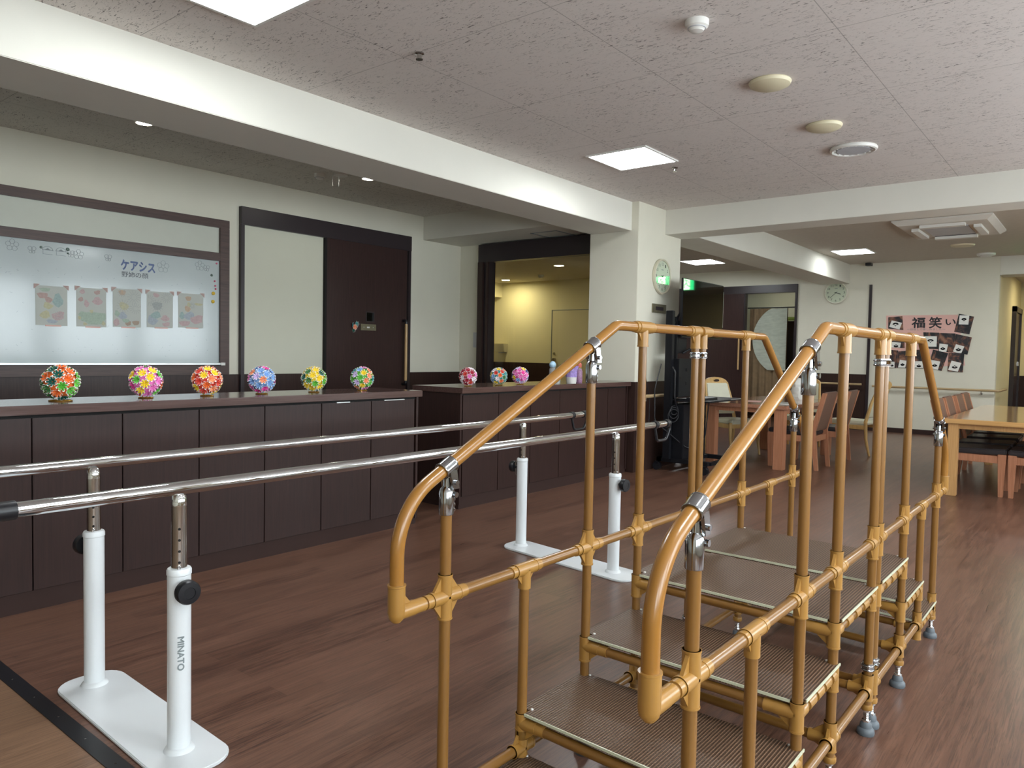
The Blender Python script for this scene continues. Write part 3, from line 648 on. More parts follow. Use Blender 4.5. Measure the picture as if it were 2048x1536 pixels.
# dispenser in the glass room
t = thing('paper_dispenser', 'beige towel dispenser on the yellow lit wall behind the glass', 'dispenser', (10.95, 9.12, 1.27))
MB().hexa([(10.95, 9.04, 1.28), (11.049, 9.04, 1.28), (11.049, 9.28, 1.28), (10.95, 9.28, 1.28)], [(10.90, 9.02, 1.44), (11.049, 9.02, 1.44), (11.049, 9.30, 1.44), (10.90, 9.30, 1.44)]).build('case', M['ivory'], t, bevel=0.006)
MB().box((10.97, 9.10, 1.262), (11.04, 9.20, 1.282)).build('outlet', M['vent'], t)
detector(10.15, 7.6, 2.60, 'small white detector on the ceiling of the yellow room', 0.05)

# ================================================================== COUNTERS
def counter(x0, x1, doors, yf, label_u, label_t, handles, depth=0.5, ztop=0.982):
    """row of cabinet doors under one worktop"""
    t = thing('storage_cabinet', label_u, 'cabinet', ((x0+x1)/2, yf+depth/2, 0))
    MB().box((x0+0.012, yf+0.02, 0.06), (x1-0.012, yf+depth-0.01, ztop-0.045)).build('body', M['cab'], t)
    MB().box((x0+0.005, yf+0.008, 0.0), (x1-0.005, yf+depth-0.015, 0.095)).build('kick_board', M['kick'], t)
    MB().box((x0+0.012, yf+0.008, ztop-0.065), (x1-0.012, yf+0.03, ztop-0.045)).build('finger_recess', M['gap'], t)
    MB().box((x0, yf-0.002, 0.04), (x0+0.02, yf+depth-0.005, ztop-0.045)).build('side_panel', M['cab'], t); MB().box((x1-0.02, yf-0.002, 0.04), (x1, yf+depth-0.005, ztop-0.045)).build('side_panel', M['cab'], t)
    for a, b in zip(doors[:-1], doors[1:]):
        MB().box((a+0.003, yf-0.001, 0.098), (b-0.003, yf+0.019, ztop-0.062)).build('door', M['cab'], t, bevel=0.0012)
    for a, b in handles:
        MB().box((a, yf-0.006, ztop-0.064), (b, yf+0.012, ztop-0.058)).build('pull_strip', M['alu'], t)
    MB().box((x0-0.015, yf-0.035, ztop-0.045), (x1+0.012, yf+depth, ztop)).build('worktop', M['cabx'], None, label=label_t, cat='worktop', bevel=0.003)
dx1 = [1.295+0.4125*i for i in range(-5, 6)]+[3.765]
counter(-0.80, 3.80, [d for d in dx1 if d > -0.8], 3.945, 'long dark brown cabinet with tall doors under the worktop with six flower balls', 'dark brown worktop carrying six paper flower balls', [(3.06, 3.17), (3.47, 3.66)], 0.46)
counter(4.36, 7.0, [4.39, 4.84, 5.29, 5.74, 6.19, 6.6, 6.965], 4.045, 'shorter dark brown cabinet against the white column', 'dark brown worktop carrying three flower balls and small bottles', [(5.30, 5.35)], 0.54)

# ================================================================== PAPER FLOWER BALLS
PC = dict(o='E8702A', g='5DB53A', d='0F5A4C', p='E879C0', y='F0D028', r='D8402C', b='7FA8DC', m='E0409C', l='C9B4E0', n='24408C', w='F0E8EE', c='B01838', a='F2986A', t='2F9A9C', k='3A7A3C')
pm = {k: pbr('origami_'+k, v, 0.6, var=0.12, vscale=80) for k, v in PC.items()}
white_edge = pbr('origami_white_edge', 'ECEBE8', 0.7, var=0.02)
fl_mesh = {}
def flower_mesh(k):
    if k in fl_mesh: return fl_mesh[k]
    vs = [(0, 0, 0.0)]; fs = []; mi = []; n = 8
    for i in range(n):
        a = 2*PI*i/n; h = PI/n
        for rr, hh, an in ((0.0268, 0.0112, a-h*0.45), (0.0268, 0.0112, a+h*0.45), (0.0315, 0.0125, a-h*0.42), (0.0315, 0.0125, a+h*0.42), (0.0155, 0.0030, a+h), (0.0185, 0.0035, a+h), (0.0200, 0.0135, a)):
            vs.append((rr*math.cos(an), rr*math.sin(an), hh))
    for i in range(n):
        b = 1+7*i; pb = 1+7*((i-1) % n)
        t1, t2, o1, o2, v1, v2, rg = b, b+1, b+2, b+3, b+4, b+5, b+6; u1, u2 = pb+4, pb+5
        fs += [(0, rg, v1), (0, u1, rg), (rg, t2, v1), (rg, u1, t1), (rg, t1, t2), (t1, o1, o2, t2), (t2, o2, v2, v1), (u1, u2, o1, t1)]; mi += [0, 0, 0, 0, 0, 1, 1, 1]
    me = bpy.data.meshes.new('paper_flower'); me.from_pydata(vs, [], fs); me.materials.append(pm[k]); me.materials.append(white_edge)
    me.polygons.foreach_set('material_index', mi); fl_mesh[k] = me; return me
core_me = None
def flower_ball(x, y, z, r, cols, label, seed):
    global core_me
    t = thing('paper_flower_ball', label, 'flower ball', (x, y, z), 'folded paper flower balls on the counters')
    s = r/0.094
    MB().torus((x, y, z+0.0032), (0.05 if seed == 1 else 0.036)*s, 0.003*s).build('stand_ring', M['gold'], t)
    cz = z+0.004+r*0.955
    prof = [(0.002, -0.076*s)]+[(0.076*s*math.sin(PI*i/10), -0.076*s*math.cos(PI*i/10)) for i in range(1, 10)]+[(0.002, 0.076*s)]
    MB().lathe(prof, (x, y, cz), n=18).build('core', pm[cols[0]], t)
    rnd = random.Random(seed); n = 36; order = []
    while len(order) < n: c = list(cols); rnd.shuffle(c); order += c
    off = rnd.uniform(0, 6)
    for i in range(n):
        ph = math.acos(1-2*(i+0.5)/n); th = PI*(1+5**0.5)*i+off
        d = Vector((math.sin(ph)*math.cos(th), math.sin(ph)*math.sin(th), math.cos(ph)))
        if d.z < -0.93: continue
        o = bpy.data.objects.new('paper_flower', flower_mesh(order[i])); C.objects.link(o); o.parent = t
        q = Vector((0, 0, 1)).rotation_difference(d); o.rotation_mode = 'QUATERNION'; o.rotation_quaternion = q
        o.location = Vector((0, 0, cz-z))+d*0.074*s; o.scale = (s*0.88,)*3
ZC = 0.982
flower_ball(1.488, 4.135, ZC, 0.096, 'ogdogdgk', 'orange, bright green and dark green paper flower ball, leftmost on the long counter', 1)
flower_ball(1.915, 4.135, ZC, 0.094, 'pyogppmyg', 'pink paper flower ball with yellow and orange flowers, second on the long counter', 2)
flower_ball(2.262, 4.12, ZC, 0.093, 'royaroyra', 'red, salmon and yellow paper flower ball, third on the long counter', 3)
flower_ball(2.629, 4.13, ZC, 0.091, 'bpbalbmb', 'light blue and pink paper flower ball before the white door panel', 4)
flower_ball(3.012, 4.12, ZC, 0.0895, 'ydgydkyg', 'yellow and dark green paper flower ball before the dark door edge', 5)
flower_ball(3.428, 4.13, ZC, 0.0885, 'gyambptlg', 'many coloured paper flower ball nearest the right end of the long counter', 6)
flower_ball(4.62, 4.20, ZC, 0.083, 'cwcwpcrw', 'crimson and white paper flower ball at the corner of the second counter', 7)
flower_ball(4.984, 4.17, ZC, 0.082, 'tobrtkyw', 'teal and orange paper flower ball, middle of three on the second counter', 8)
flower_ball(5.287, 4.17, ZC, 0.084, 'mynopblp', 'magenta, yellow and navy paper flower ball, rightmost of three on the second counter', 9)
# bottles and pot on second counter
t = thing('capped_bottle', 'clear bottle with a light blue round cap, half behind the handrail', 'bottle', (6.05, 4.36, ZC))
MB().lathe([(0.03, 0.0), (0.034, 0.01), (0.034, 0.13), (0.024, 0.15)], (6.05, 4.36, ZC)).build('body', M['clear_pl'], t)
MB().lathe([(0.026, 0.15), (0.034, 0.165), (0.034, 0.185), (0.02, 0.205), (0.002, 0.212)], (6.05, 4.36, ZC)).build('cap', M['sky_cap'], t)
MB().lathe([(0.03, 0.002), (0.032, 0.01), (0.032, 0.115)], (6.05, 4.36, ZC)).build('filling', M['beads'], t)
t = thing('flower_pot', 'white pot wrapped with purple paper and flowers on the second counter', 'pot', (6.05, 4.13, ZC))
MB().lathe([(0.045, 0), (0.05, 0.01), (0.056, 0.12), (0.058, 0.125)], (6.05, 4.13, ZC)).build('pot', M['ivory2'], t)
MB().lathe([(0.057, 0.06), (0.061, 0.13), (0.075, 0.17)], (6.05, 4.13, ZC), n=9).build('wrapping', M['purple'], t)
fb = MB(); rr = random.Random(3)
for i in range(9):
    a = rr.uniform(0, 6.28); d = rr.uniform(0, 0.05); fb.lathe([(0.002, 0.14), (0.022, 0.165), (0.002, 0.19)], (6.05+d*math.cos(a), 4.13+d*math.sin(a), ZC+rr.uniform(-0.01, 0.02)), n=7)
fb.build('bloom', [pm['l']], t)
t = thing('clear_canister', 'clear plastic tub left of the purple wrapped pot', 'container', (5.93, 4.24, ZC))
MB().lathe([(0.05, 0), (0.052, 0.01), (0.054, 0.10)], (5.93, 4.24, ZC)).build('body', M['clear_pl'], t)
t = thing('capped_bottle', 'bottle of purple beads with a coral cap, right of the wrapped pot', 'bottle', (6.24, 4.17, ZC))
MB().lathe([(0.032, 0.0), (0.036, 0.01), (0.036, 0.11), (0.028, 0.135), (0.018, 0.15)], (6.24, 4.17, ZC)).build('body', M['beads'], t)
MB().lathe([(0.024, 0.15), (0.027, 0.155), (0.027, 0.19), (0.018, 0.198)], (6.24, 4.17, ZC)).build('cap', M['coral'], t)
MB().torus((6.24, 4.17, ZC+0.148), 0.02, 0.005).build('neck_ribbon', pm['g'], t)
# little origami on the door
t = thing('paper_flower_charm', 'small green and orange paper flower stuck on the dark sliding door', 'decoration', (5.565, 6.85, 1.50))
for k, (dx, dz, c) in enumerate(((0, 0, 'a'), (-.035, .02, 't'), (.02, .035, 't'), (-.01, -.04, 'd'), (.03, -.01, 'o'))):
    o = bpy.data.objects.new('paper_flower', flower_mesh(c)); C.objects.link(o); o.parent = t; o.rotation_euler = (PI/2, 0, k); o.location = (dx, 0.0, 0.035+dz); o.scale = (1.1,)*3

# ================================================================== TRAINING STAIRS
RP, RR, RJ = 0.0143, 0.0168, 0.0182
ST = thing('training_stairs', 'caramel tube training stairs with two handrails and brown ribbed treads', 'training stairs', (2.7, 0.93, 0))
SIDES = [dict(y=0.600, X=dict(P1=1.304, S1=1.617, P2=1.950, P3=2.264, P4=2.692, P5=2.757, P6=3.172, S2=3.512, P7=3.842), e0=1.140, e1=4.035, mid=0.657, top=1.353, k0=2.075, k1=3.375, c1=0.985, c7=1.000),
         dict(y=1.264, X=dict(P1=1.318, S1=1.640, P2=1.962, P3=2.284, P4=2.700, P5=2.765, P6=3.215, S2=3.565, P7=3.890), e0=1.157, e1=4.085, mid=0.663, top=1.366, k0=2.105, k1=3.430, c1=0.985, c7=1.010)]
ZS = dict(a=0.127, b=0.254, c=0.381, d=0.508, e=0.508, f=0.339, g=0.169)
def sleeve(mb, p, ax, half, r=RJ): ax = Vector(ax); p = Vector(p); mb.cyl(p-ax*half, p+ax*half, r); return mb.cyl(p-ax*half, p-ax*(half-0.004), r*1.06).cyl(p+ax*(half-0.004), p+ax*half, r*1.06)
def web(mb, p, a, b, la, lb, th=0.008):
    a = Vector(a); b = Vector(b); p = Vector(p); n_ = a.cross(b).normalized()
    mb.prism([p+n_*(-th/2), p+a*la+n_*(-th/2), p+b*lb+n_*(-th/2)], n_*th)
X_, Y_, Z_ = Vector((1, 0, 0)), Vector((0, 1, 0)), Vector((0, 0, 1))
def clamp_joint(parent, p, zt, d, post_r=RP):
    """chrome swivel clamp: ring around sloping rail, fork, cup on the post"""
    m = MB(); p = Vector(p); d = Vector(d).normalized(); m.cyl(p-d*0.019, p+d*0.019, RR+0.0042, n=24)
    m.torus(p-d*0.019, RR+0.003, 0.0022, d).torus(p+d*0.019, RR+0.003, 0.0022, d)
    zc = zt
    for sy in (-1, 1): m.hexa([(p.x+0.004, p.y+sy*0.0165-0.0035, zc+0.002), (p.x+0.026, p.y+sy*0.0165-0.0035, zc+0.002), (p.x+0.026, p.y+sy*0.0165+0.0035, zc+0.002), (p.x+0.004, p.y+sy*0.0165+0.0035, zc+0.002)],
                          [(p.x-0.008, p.y+sy*0.0165-0.0035, p.z-0.006), (p.x+0.016, p.y+sy*0.0165-0.0035, p.z-0.006), (p.x+0.016, p.y+sy*0.0165+0.0035, p.z-0.006), (p.x-0.008, p.y+sy*0.0165+0.0035, p.z-0.006)])
    m.cyl((p.x+0.012, p.y-0.026, zc+0.018), (p.x+0.012, p.y+0.026, zc+0.018), 0.0065, n=12)
    m.cyl((p.x, p.y, zc-0.012), (p.x+0.003, p.y, zc+0.030), 0.0105, n=14)
    m.lathe([(0.0178, -0.062), (0.0186, -0.060), (0.0186, -0.006), (0.015, 0.003), (0.010, 0.008)], (p.x, p.y, zc))
    m.box((p.x+0.010, p.y-0.006, zc-0.058), (p.x+0.0225, p.y+0.006, zc-0.004))
    for k in range(4): m.box((p.x+0.020, p.y-0.008, zc-0.055+k*0.013), (p.x+0.0245, p.y+0.008, zc-0.049+k*0.013))
    m.cyl((p.x+0.012, p.y-0.024, zc-0.012), (p.x+0.012, p.y+0.024, zc-0.012), 0.007, n=12)
    return m.build('swivel_clamp', M['clamp'], parent)
def foot(x, y):
    f_ = MB().lathe([(0.0, 0.0), (0.027, 0.0), (0.0285, 0.005), (0.0275, 0.016), (0.0225, 0.022), (0.0195, 0.024), (0.0185, 0.036), (0.013, 0.044)], (x, y, 0.0)).build('adjuster_foot', M['rubber_grey'], ST, label='grey rubber foot')
    m = MB().cyl((x, y, 0.048), (x, y, 0.092), 0.0075)
    for k in range(6): m.cyl((x, y, 0.05+k*0.006), (x, y, 0.053+k*0.006), 0.0095, n=12)
    m.cyl((x, y, 0.042), (x, y, 0.050), 0.014, n=6).cyl((x, y, 0.078), (x, y, 0.086), 0.013, n=6); m.build('foot_screw', M['chrome'], f_)
    MB().lathe([(RJ, 0.086), (RJ*1.08, 0.090), (RJ*1.08, 0.100), (RJ, 0.104)], (x, y, 0)).build('foot_cap', M['joint'], f_)
for S in SIDES:
    y, X = S['y'], S['X']; zm, zt, zb = S['mid'], S['top'], 0.15
    sg = -1 if y < 1 else 1
    sl0 = (zt-S['c1'])/(S['k0']-X['P1']); sl1 = (zt-S['c7'])/(X['P7']-S['k1'])
    zP2 = S['c1']+sl0*(X['P2']-X['P1'])
    # handrails: two bent tubes meeting at the middle
    h0 = S['c1']-sl0*(X['P1']-S['e0']); h1 = S['c7']-sl1*(S['e1']-X['P7'])
    MB().path([(S['e0'], y, zm), (S['e0'], y, h0), (S['k0'], y, zt), (X['P4']+0.03, y, zt)], RR, [0.20, 0.07], n=20, seg=14).build('handrail', M['rail'], ST)
    MB().path([(X['P5']-0.03, y, zt), (S['k1'], y, zt), (S['e1'], y, h1), (S['e1'], y, zm)], RR, [0.07, 0.16], n=20, seg=14).build('handrail', M['rail'], ST)
    # middle rails
    MB().cyl((S['e0'], y, zm), (X['P4']+0.03, y, zm), RP).build('middle_rail', M['pipe'], ST)
    MB().cyl((X['P5']-0.03, y, zm), (S['e1'], y, zm), RP).build('middle_rail', M['pipe'], ST)
    # lower elbows
    for xe, dr in ((S['e0'], 1), (S['e1'], -1)):
        m = MB().lathe([(0.001, -0.022), (0.010, -0.021), (0.018, -0.012), (0.0205, 0.0), (0.0205, 0.062), (0.0218, 0.063), (0.0218, 0.067), (RR, 0.067)], (xe, y, zm)).cyl((xe, y, zm), (xe+dr*0.055, y, zm), RJ).cyl((xe+dr*0.052, y, zm), (xe+dr*0.085, y, zm), RJ*0.94)
        web(m, (xe+dr*0.015, y, zm+0.012), X_*dr, Z_, 0.03, 0.035); m.build('elbow_joint', M['joint'], ST)
    # posts
    tops = dict(P1=S['c1']-0.085, S1=zm, P2=zP2-0.085, P3=zt, P4=zt, P5=zt, P6=zt, S2=zm, P7=S['c7']-0.085)
    for k, xt in tops.items():
        zlo = zb if k in ('S1', 'S2') else 0.09
        MB().cyl((X[k], y, zlo), (X[k], y, xt), RP).build('post', M['pipe'], ST)
        if k not in ('S1', 'S2'): foot(X[k], y)
    # cross joints on the middle rail
    for k in ('P1', 'P2', 'P3', 'P4', 'P5', 'P6', 'P7'):
        m = MB(); p = (X[k], y, zm); sleeve(m, p, Z_, 0.056)
        a_, b_ = 0.05, 0.05
        if k == 'P4': b_ = 0.018
        if k == 'P5': a_ = 0.018
        m.cyl((X[k]-a_, y, zm), (X[k]+b_, y, zm), RJ)
        for sx, ln in ((-1, a_), (1, b_)):
            if ln > 0.03:
                m.cyl((X[k]+sx*(ln-0.006), y, zm), (X[k]+sx*ln, y, zm), RJ*1.06); m.cyl((X[k]+sx*ln, y, zm), (X[k]+sx*(ln+0.02), y, zm), RJ*0.93)
                for sz in (-1, 1): web(m, (X[k]+sx*0.012, y, zm+sz*0.012), X_*sx, Z_*sz, 0.034, 0.045)
        m.build('cross_joint', M['joint'], ST)
    # T joints: short posts at the middle rail, posts under the handrail
    for k in ('S1', 'S2'):
        m = MB(); sleeve(m, (X[k], y, zm), X_, 0.046); m.cyl((X[k], y, zm), (X[k], y, zm-0.055), RJ); m.cyl((X[k]-0.065, y, zm), (X[k]+0.065, y, zm), RJ*0.93)
        for sx in (-1, 1): web(m, (X[k]+sx*0.012, y, zm-0.012), X_*sx, Z_*-1, 0.028, 0.035)
        m.build('tee_joint', M['joint'], ST)
    for k in ('P3', 'P4', 'P5', 'P6'):
        m = MB(); a_, b_ = 0.045, 0.045
        if k == 'P4': b_ = 0.022
        if k == 'P5': a_ = 0.022
        m.cyl((X[k]-a_, y, zt), (X[k]+b_, y, zt), RR+0.0042)
        for sx, ln in ((-1, a_), (1, b_)):
            if ln > 0.03: m.cyl((X[k]+sx*ln, y, zt), (X[k]+sx*(ln+0.018), y, zt), RR+0.0022); web(m, (X[k]+sx*0.012, y, zt-0.014), X_*sx, Z_*-1, 0.026, 0.042)
        m.cyl((X[k], y, zt), (X[k], y, zt-0.066), 0.0185).cyl((X[k], y, zt-0.062), (X[k], y, zt-0.067), 0.0196); m.build('tee_joint', M['joint'], ST)
    # swivel clamps on sloping rails
    clamp_joint(ST, (X['P1'], y, S['c1']), S['c1']-0.055, (1, 0, sl0))
    clamp_joint(ST, (X['P2'], y, zP2), zP2-0.055, (1, 0, sl0))
    clamp_joint(ST, (X['P7'], y, S['c7']), S['c7']-0.055, (1, 0, -sl1))
    # twin clamps tying the two halves
    for zc in (zt-0.092, 0.232):
        m = MB()
        for k in ('P4', 'P5'):
            m.cyl((X[k], y, zc-0.012), (X[k], y, zc+0.012), 0.0188).torus((X[k], y, zc+0.006), 0.0185, 0.003).torus((X[k], y, zc-0.008), 0.0185, 0.003)
        m.box((X['P4'], y-0.008, zc-0.010), (X['P5'], y+0.008, zc+0.010)); m.cyl(((X['P4']+X['P5'])/2, y-0.024, zc), ((X['P4']+X['P5'])/2, y+0.024, zc), 0.006, n=8)
        m.build('twin_clamp', M['clamp'], ST)
    # base rails and their joints
    MB().cyl((X['P1'], y, zb), (X['P4'], y, zb), RP).build('base_rail', M['pipe'], ST)
    MB().cyl((X['P5'], y, zb), (X['P7'], y, zb), RP).build('base_rail', M['pipe'], ST)
    for k in ('P1', 'S1', 'P2', 'P3', 'P4', 'P5', 'P6', 'S2', 'P7'):
        m = MB(); sleeve(m, (X[k], y, zb+0.012), Z_, 0.044)
        a_, b_ = (0.0 if k in ('P1', 'P5') else 0.042), (0.0 if k in ('P4', 'P7') else 0.042)
        m.cyl((X[k]-a_, y, zb), (X[k]+b_, y, zb), RJ)
        for sx, ln in ((-1, a_), (1, b_)):
            if ln: m.cyl((X[k]+sx*(ln-0.006), y, zb), (X[k]+sx*ln, y, zb), RJ*1.07); web(m, (X[k]+sx*0.012, y, zb+0.012), X_*sx, Z_, 0.026, 0.036)
        if k in ('P3', 'P4', 'P5', 'P6', 'P1'):
            m.cyl((X[k], y, zb+0.0), (X[k], y-sg*0.06, zb), RJ); web(m, (X[k], y-sg*0.012, zb+0.012), Y_*-sg, Z_, 0.045, 0.036); web(m, (X[k], y-sg*0.012, zb-0.012), Y_*-sg, Z_*-1, 0.045, 0.02)
        m.build('base_joint', M['joint'], ST)
    # rails under the tread sides, with sleeves
    for (k0, k1, zz) in (('P1', 'S1', 'a'), ('S1', 'P2', 'b'), ('P2', 'P3', 'c'), ('P3', 'P4', 'd'), ('P5', 'P6', 'e'), ('P6', 'S2', 'f'), ('S2', 'P7', 'g')):
        z = ZS[zz]-0.034
        if zz == 'a': z = ZS[zz]-0.026
        m0 = MB().cyl((X[k0], y, z), (X[k1], y, z), RP*0.96).build('side_rail', M['pipe'], ST)
        L = X[k1]-X[k0]
        for fr in (0.30, 0.52, 0.74):
            xc = X[k0]+L*fr; MB().cyl((xc-0.030, y, z), (xc+0.022, y, z), RJ*0.97).box((xc-0.028, y-0.009, z+0.008), (xc+0.020, y+0.009, z+0.0215)).build('rail_sleeve', M['joint'], m0)
        for k, dr in ((k0, 1), (k1, -1)):
            m = MB(); ztop_ = z+0.030; m.cyl((X[k], y, z-0.048), (X[k], y, ztop_), RJ).cyl((X[k], y, z-0.048), (X[k], y, z-0.043), RJ*1.06)
            if ztop_ < ZS[zz]+0.01: m.cyl((X[k], y, ztop_-0.004), (X[k], y, ztop_), RJ*1.06)
            m.cyl((X[k], y, z), (X[k]+dr*0.042, y, z), RJ); m.cyl((X[k], y, z), (X[k], y-sg*0.055, z), RJ); m.cyl((X[k], y-sg*0.052, z), (X[k], y-sg*0.085, z), RJ*0.95)
            if zz != 'a': web(m, (X[k], y-sg*0.012, z-0.010), Y_*-sg, Z_*-1, 0.045, 0.036); web(m, (X[k]+dr*0.012, y, z-0.010), X_*dr, Z_*-1, 0.03, 0.034)
            m.build('corner_joint', M['joint'], ST)
# cross tubes and treads
A, B = SIDES[0], SIDES[1]
def crosstube(k, z, name='cross_tube'): MB().cyl((A['X'][k], A['y']+0.02, z), (B['X'][k], B['y']-0.02, z), RP).build(name, M['pipe'], ST)
for (k0, k1, zz) in (('P1', 'S1', 'a'), ('S1', 'P2', 'b'), ('P2', 'P3', 'c'), ('P3', 'P4', 'd'), ('P5', 'P6', 'e'), ('P6', 'S2', 'f'), ('S2', 'P7', 'g')):
    z = ZS[zz]; zc = z-(0.026 if zz == 'a' else 0.034); crosstube(k0, zc); crosstube(k1, zc)
    a0, a1, b0, b1 = A['X'][k0]-0.008, A['X'][k1]+0.012, B['X'][k0]-0.008, B['X'][k1]+0.012
    ya, yb_ = A['y']-0.016, B['y']+0.016
    poly = [Vector((a0, ya, z-0.011)), Vector((a1, ya, z-0.011)), Vector((b1, yb_, z-0.011)), Vector((b0, yb_, z-0.011))]
    # notch the front corners around the posts
    n0 = 0.026
    poly = [Vector((a0+n0, ya, z-0.011)), Vector((a1, ya, z-0.011)), Vector((b1, yb_, z-0.011)), Vector((b0+n0, yb_, z-0.011)), Vector((b0+n0, yb_-n0-0.006, z-0.011)), Vector((b0, yb_-n0-0.006, z-0.011)), Vector((a0, ya+n0+0.006, z-0.011)), Vector((a0+n0, ya+n0+0.006, z-0.011))]
    tr = MB().prism(poly, (0, 0, 0.011)).build('tread', M['tread'], ST, smooth=False)
    e = MB()
    def strip(p, q, out):
        p = Vector(p); q = Vector(q); o_ = Vector(out)*0.003; e.prism([p, q, q+o_, p+o_], (0, 0, 0.0075))
    strip((a0, ya+n0+0.006, z-0.0072), (b0, yb_-n0-0.006, z-0.0072), (-1, 0, 0))
    strip((a0+n0, ya, z-0.0072), (a1, ya, z-0.0072), (0, -1, 0))
    e.build('edge_trim', M['trim'], tr)
    sc = MB()
    for sx_, sy_ in ((a0+n0+0.006, ya+0.034), (a1-0.008, ya+0.034), (b0+n0+0.006, yb_-0.034), (b1-0.008, yb_-0.034)): sc.lathe([(0.0045, 0), (0.004, 0.0025), (0.001, 0.0035)], (sx_, sy_, z), n=10)
    sc.build('tread_screw', M['ivory2'], tr)
for k in ('P1', 'P3', 'P4', 'P5', 'P6'): crosstube(k, 0.15, 'base_cross_tube')

# ================================================================== PARALLEL BARS
PB = thing('parallel_bars', 'chrome parallel walking bars on white posts with flat white base plates', 'parallel bars', (2.4, 2.55, 0))
ZB = 0.834; RB = 0.0205
def bar(y0, y1, x1, lab):
    b = MB().cyl((0.69, y0, ZB), (x1, y1, ZB), RB, n=32).build('bar', M['chrome'], PB)
    MB().lathe([(RB*0.9, 0), (RB+0.005, 0.002), (RB+0.005, 0.30), (RB-0.004, 0.32)], (0.69, y0, ZB), (-1, 0, 0)).build('end_grip', M['black_plastic'], b)
    yq = y1
    m = MB(); m.cyl((x1-0.185, yq, ZB), (x1-0.155, yq, ZB), RB+0.005).cyl((x1-0.035, yq, ZB), (x1+0.004, yq, ZB), RB+0.005)
    m.path([(x1-0.17, yq, ZB-0.015), (x1-0.14, yq, ZB-0.105), (x1-0.02, yq, ZB-0.105), (x1+0.035, yq, ZB-0.03), (x1-0.005, yq, ZB)], 0.009, [0.03, 0.04, 0.02], n=12)
    m.build('loop_handle', M['black_plastic'], b)
bar(2.218, 2.218, 4.36, '')
bar(2.90, 2.965, 4.53, '')
def base_frame(x, ya, yb_, x2, hole_n):
    cx, cx2 = x, x2; r = 0.085; hw = 0.115
    y0, y1 = ya-0.16, yb_+0.10; pts = []
    def shift(y_): return (x2-x)*((y_-ya)/(yb_-ya))
    for (sx, sy, a0) in ((1, -1, -PI/2), (1, 1, 0), (-1, 1, PI/2), (-1, -1, PI)):
        for i in range(7):
            a = a0+PI/2*i/6; px2 = sx*(hw-r)+r*math.cos(a); py2 = (y0+r if sy < 0 else y1-r)+r*math.sin(a)
            pts.append(Vector((x+px2+shift(py2), py2, 0.0)))
    MB().prism(pts, (0, 0, 0.012)).build('base_plate', M['white_paint'], PB, bevel=0.003)
    for (px2, py2, sgn) in ((x, ya, -1), (x2, yb_, 1)):
        p = MB().lathe([(0.046, 0.012), (0.042, 0.020), (0.0345, 0.026), (0.0345, 0.565), (0.0365, 0.567), (0.0365, 0.580), (0.033, 0.586), (0.0245, 0.588)], (px2, py2, 0), n=32).build('post', M['white_paint'], PB)
        inn = MB().cyl((px2, py2, 0.55), (px2, py2, 0.795), 0.0232, n=28).build('inner_tube', M['steel'], p)
        MB().lathe([(0.0236, 0.780), (0.0236, 0.792), (0.020, 0.812), (0.012, 0.822)], (px2, py2, 0)).build('bar_holder', M['chrome'], inn)
        h = MB(); nx, ny = hole_n; L = math.hypot(nx, ny); nx, ny = nx/L, ny/L
        for k in range(4): h.cyl((px2+nx*0.0222, py2+ny*0.0222, 0.607+k*0.0345), (px2+nx*0.0237, py2+ny*0.0237, 0.607+k*0.0345), 0.0042, n=12)
        h.build('height_hole', M['gap'], inn)
        kn = MB().lathe([(0.011, 0.030), (0.011, 0.052), (0.034, 0.054), (0.0365, 0.058), (0.0365, 0.078), (0.033, 0.084), (0.018, 0.085), (0.017, 0.083), (0.002, 0.083)], (px2, py2, 0.525), (-0.12, sgn, 0), n=32).build('clamp_knob', M['black_plastic'], p)
        if sgn > 0: MB().path([(px2-0.01, py2+sgn*0.036, 0.578), (px2-0.012, py2+sgn*0.046, 0.55), (px2-0.012, py2+sgn*0.044, 0.47), (px2+0.008, py2+sgn*0.044, 0.47), (px2+0.006, py2+sgn*0.05, 0.56)], 0.0016, 0.008, n=6).build('retaining_pin', M['chrome'], p)
        MB().lathe([(0.006, 0), (0.006, 0.006), (0.003, 0.010)], (px2-0.012, py2-0.022, 0.588), n=10).build('lock_button', M['chrome'], p)
base_frame(1.130, 2.222, 2.895, 1.150, (-0.42, -0.9))
base_frame(3.700, 2.205, 2.965, 3.800, (-0.97, -0.25))
nv = Vector((-0.33, -0.944, 0)).normalized(); rv = Vector((0.944, -0.33, 0)).normalized()
# lettering reads downwards along the near post
text_mesh('MINATO', 0.104, 0.0185, Vector((1.130, 2.222, 0.327))+nv*0.0347, (0, 0, -1), rv, M['ink_grey'], 'post_lettering', PB, th=0.0006, bold=0.035)

# ================================================================== SCREEN ON WHEELED STAND, COLUMN CLOCK
TV = thing('display_stand', 'black wheeled display stand before the white column', 'display stand', (7.75, 3.65, 0))
MB().box((7.42, 3.84, 0.10), (8.12, 3.90, 0.145)).box((7.42, 3.30, 0.10), (7.48, 3.90, 0.145)).box((8.05, 3.20, 0.10), (8.11, 3.90, 0.145)).box((7.45, 3.58, 0.105), (8.10, 3.66, 0.145)).box((7.48, 3.28, 0.10), (8.08, 3.33, 0.135)).build('base_frame', M['black_metal'], TV, bevel=0.004)
for x, y in ((7.45, 3.90), (7.45, 3.34), (8.08, 3.24), (8.08, 3.87)):
    w_ = MB().cyl((x-0.014, y, 0.045), (x+0.014, y, 0.045), 0.045, n=24).cyl((x-0.035, y, 0.045), (x-0.020, y, 0.045), 0.045, n=24).build('caster', M['black_plastic'], TV)
    MB().cyl((x-0.01, y, 0.06), (x-0.01, y, 0.105), 0.012).box((x-0.038, y-0.02, 0.07), (x+0.018, y+0.02, 0.098)).build('caster_fork', M['black_metal'], w_)
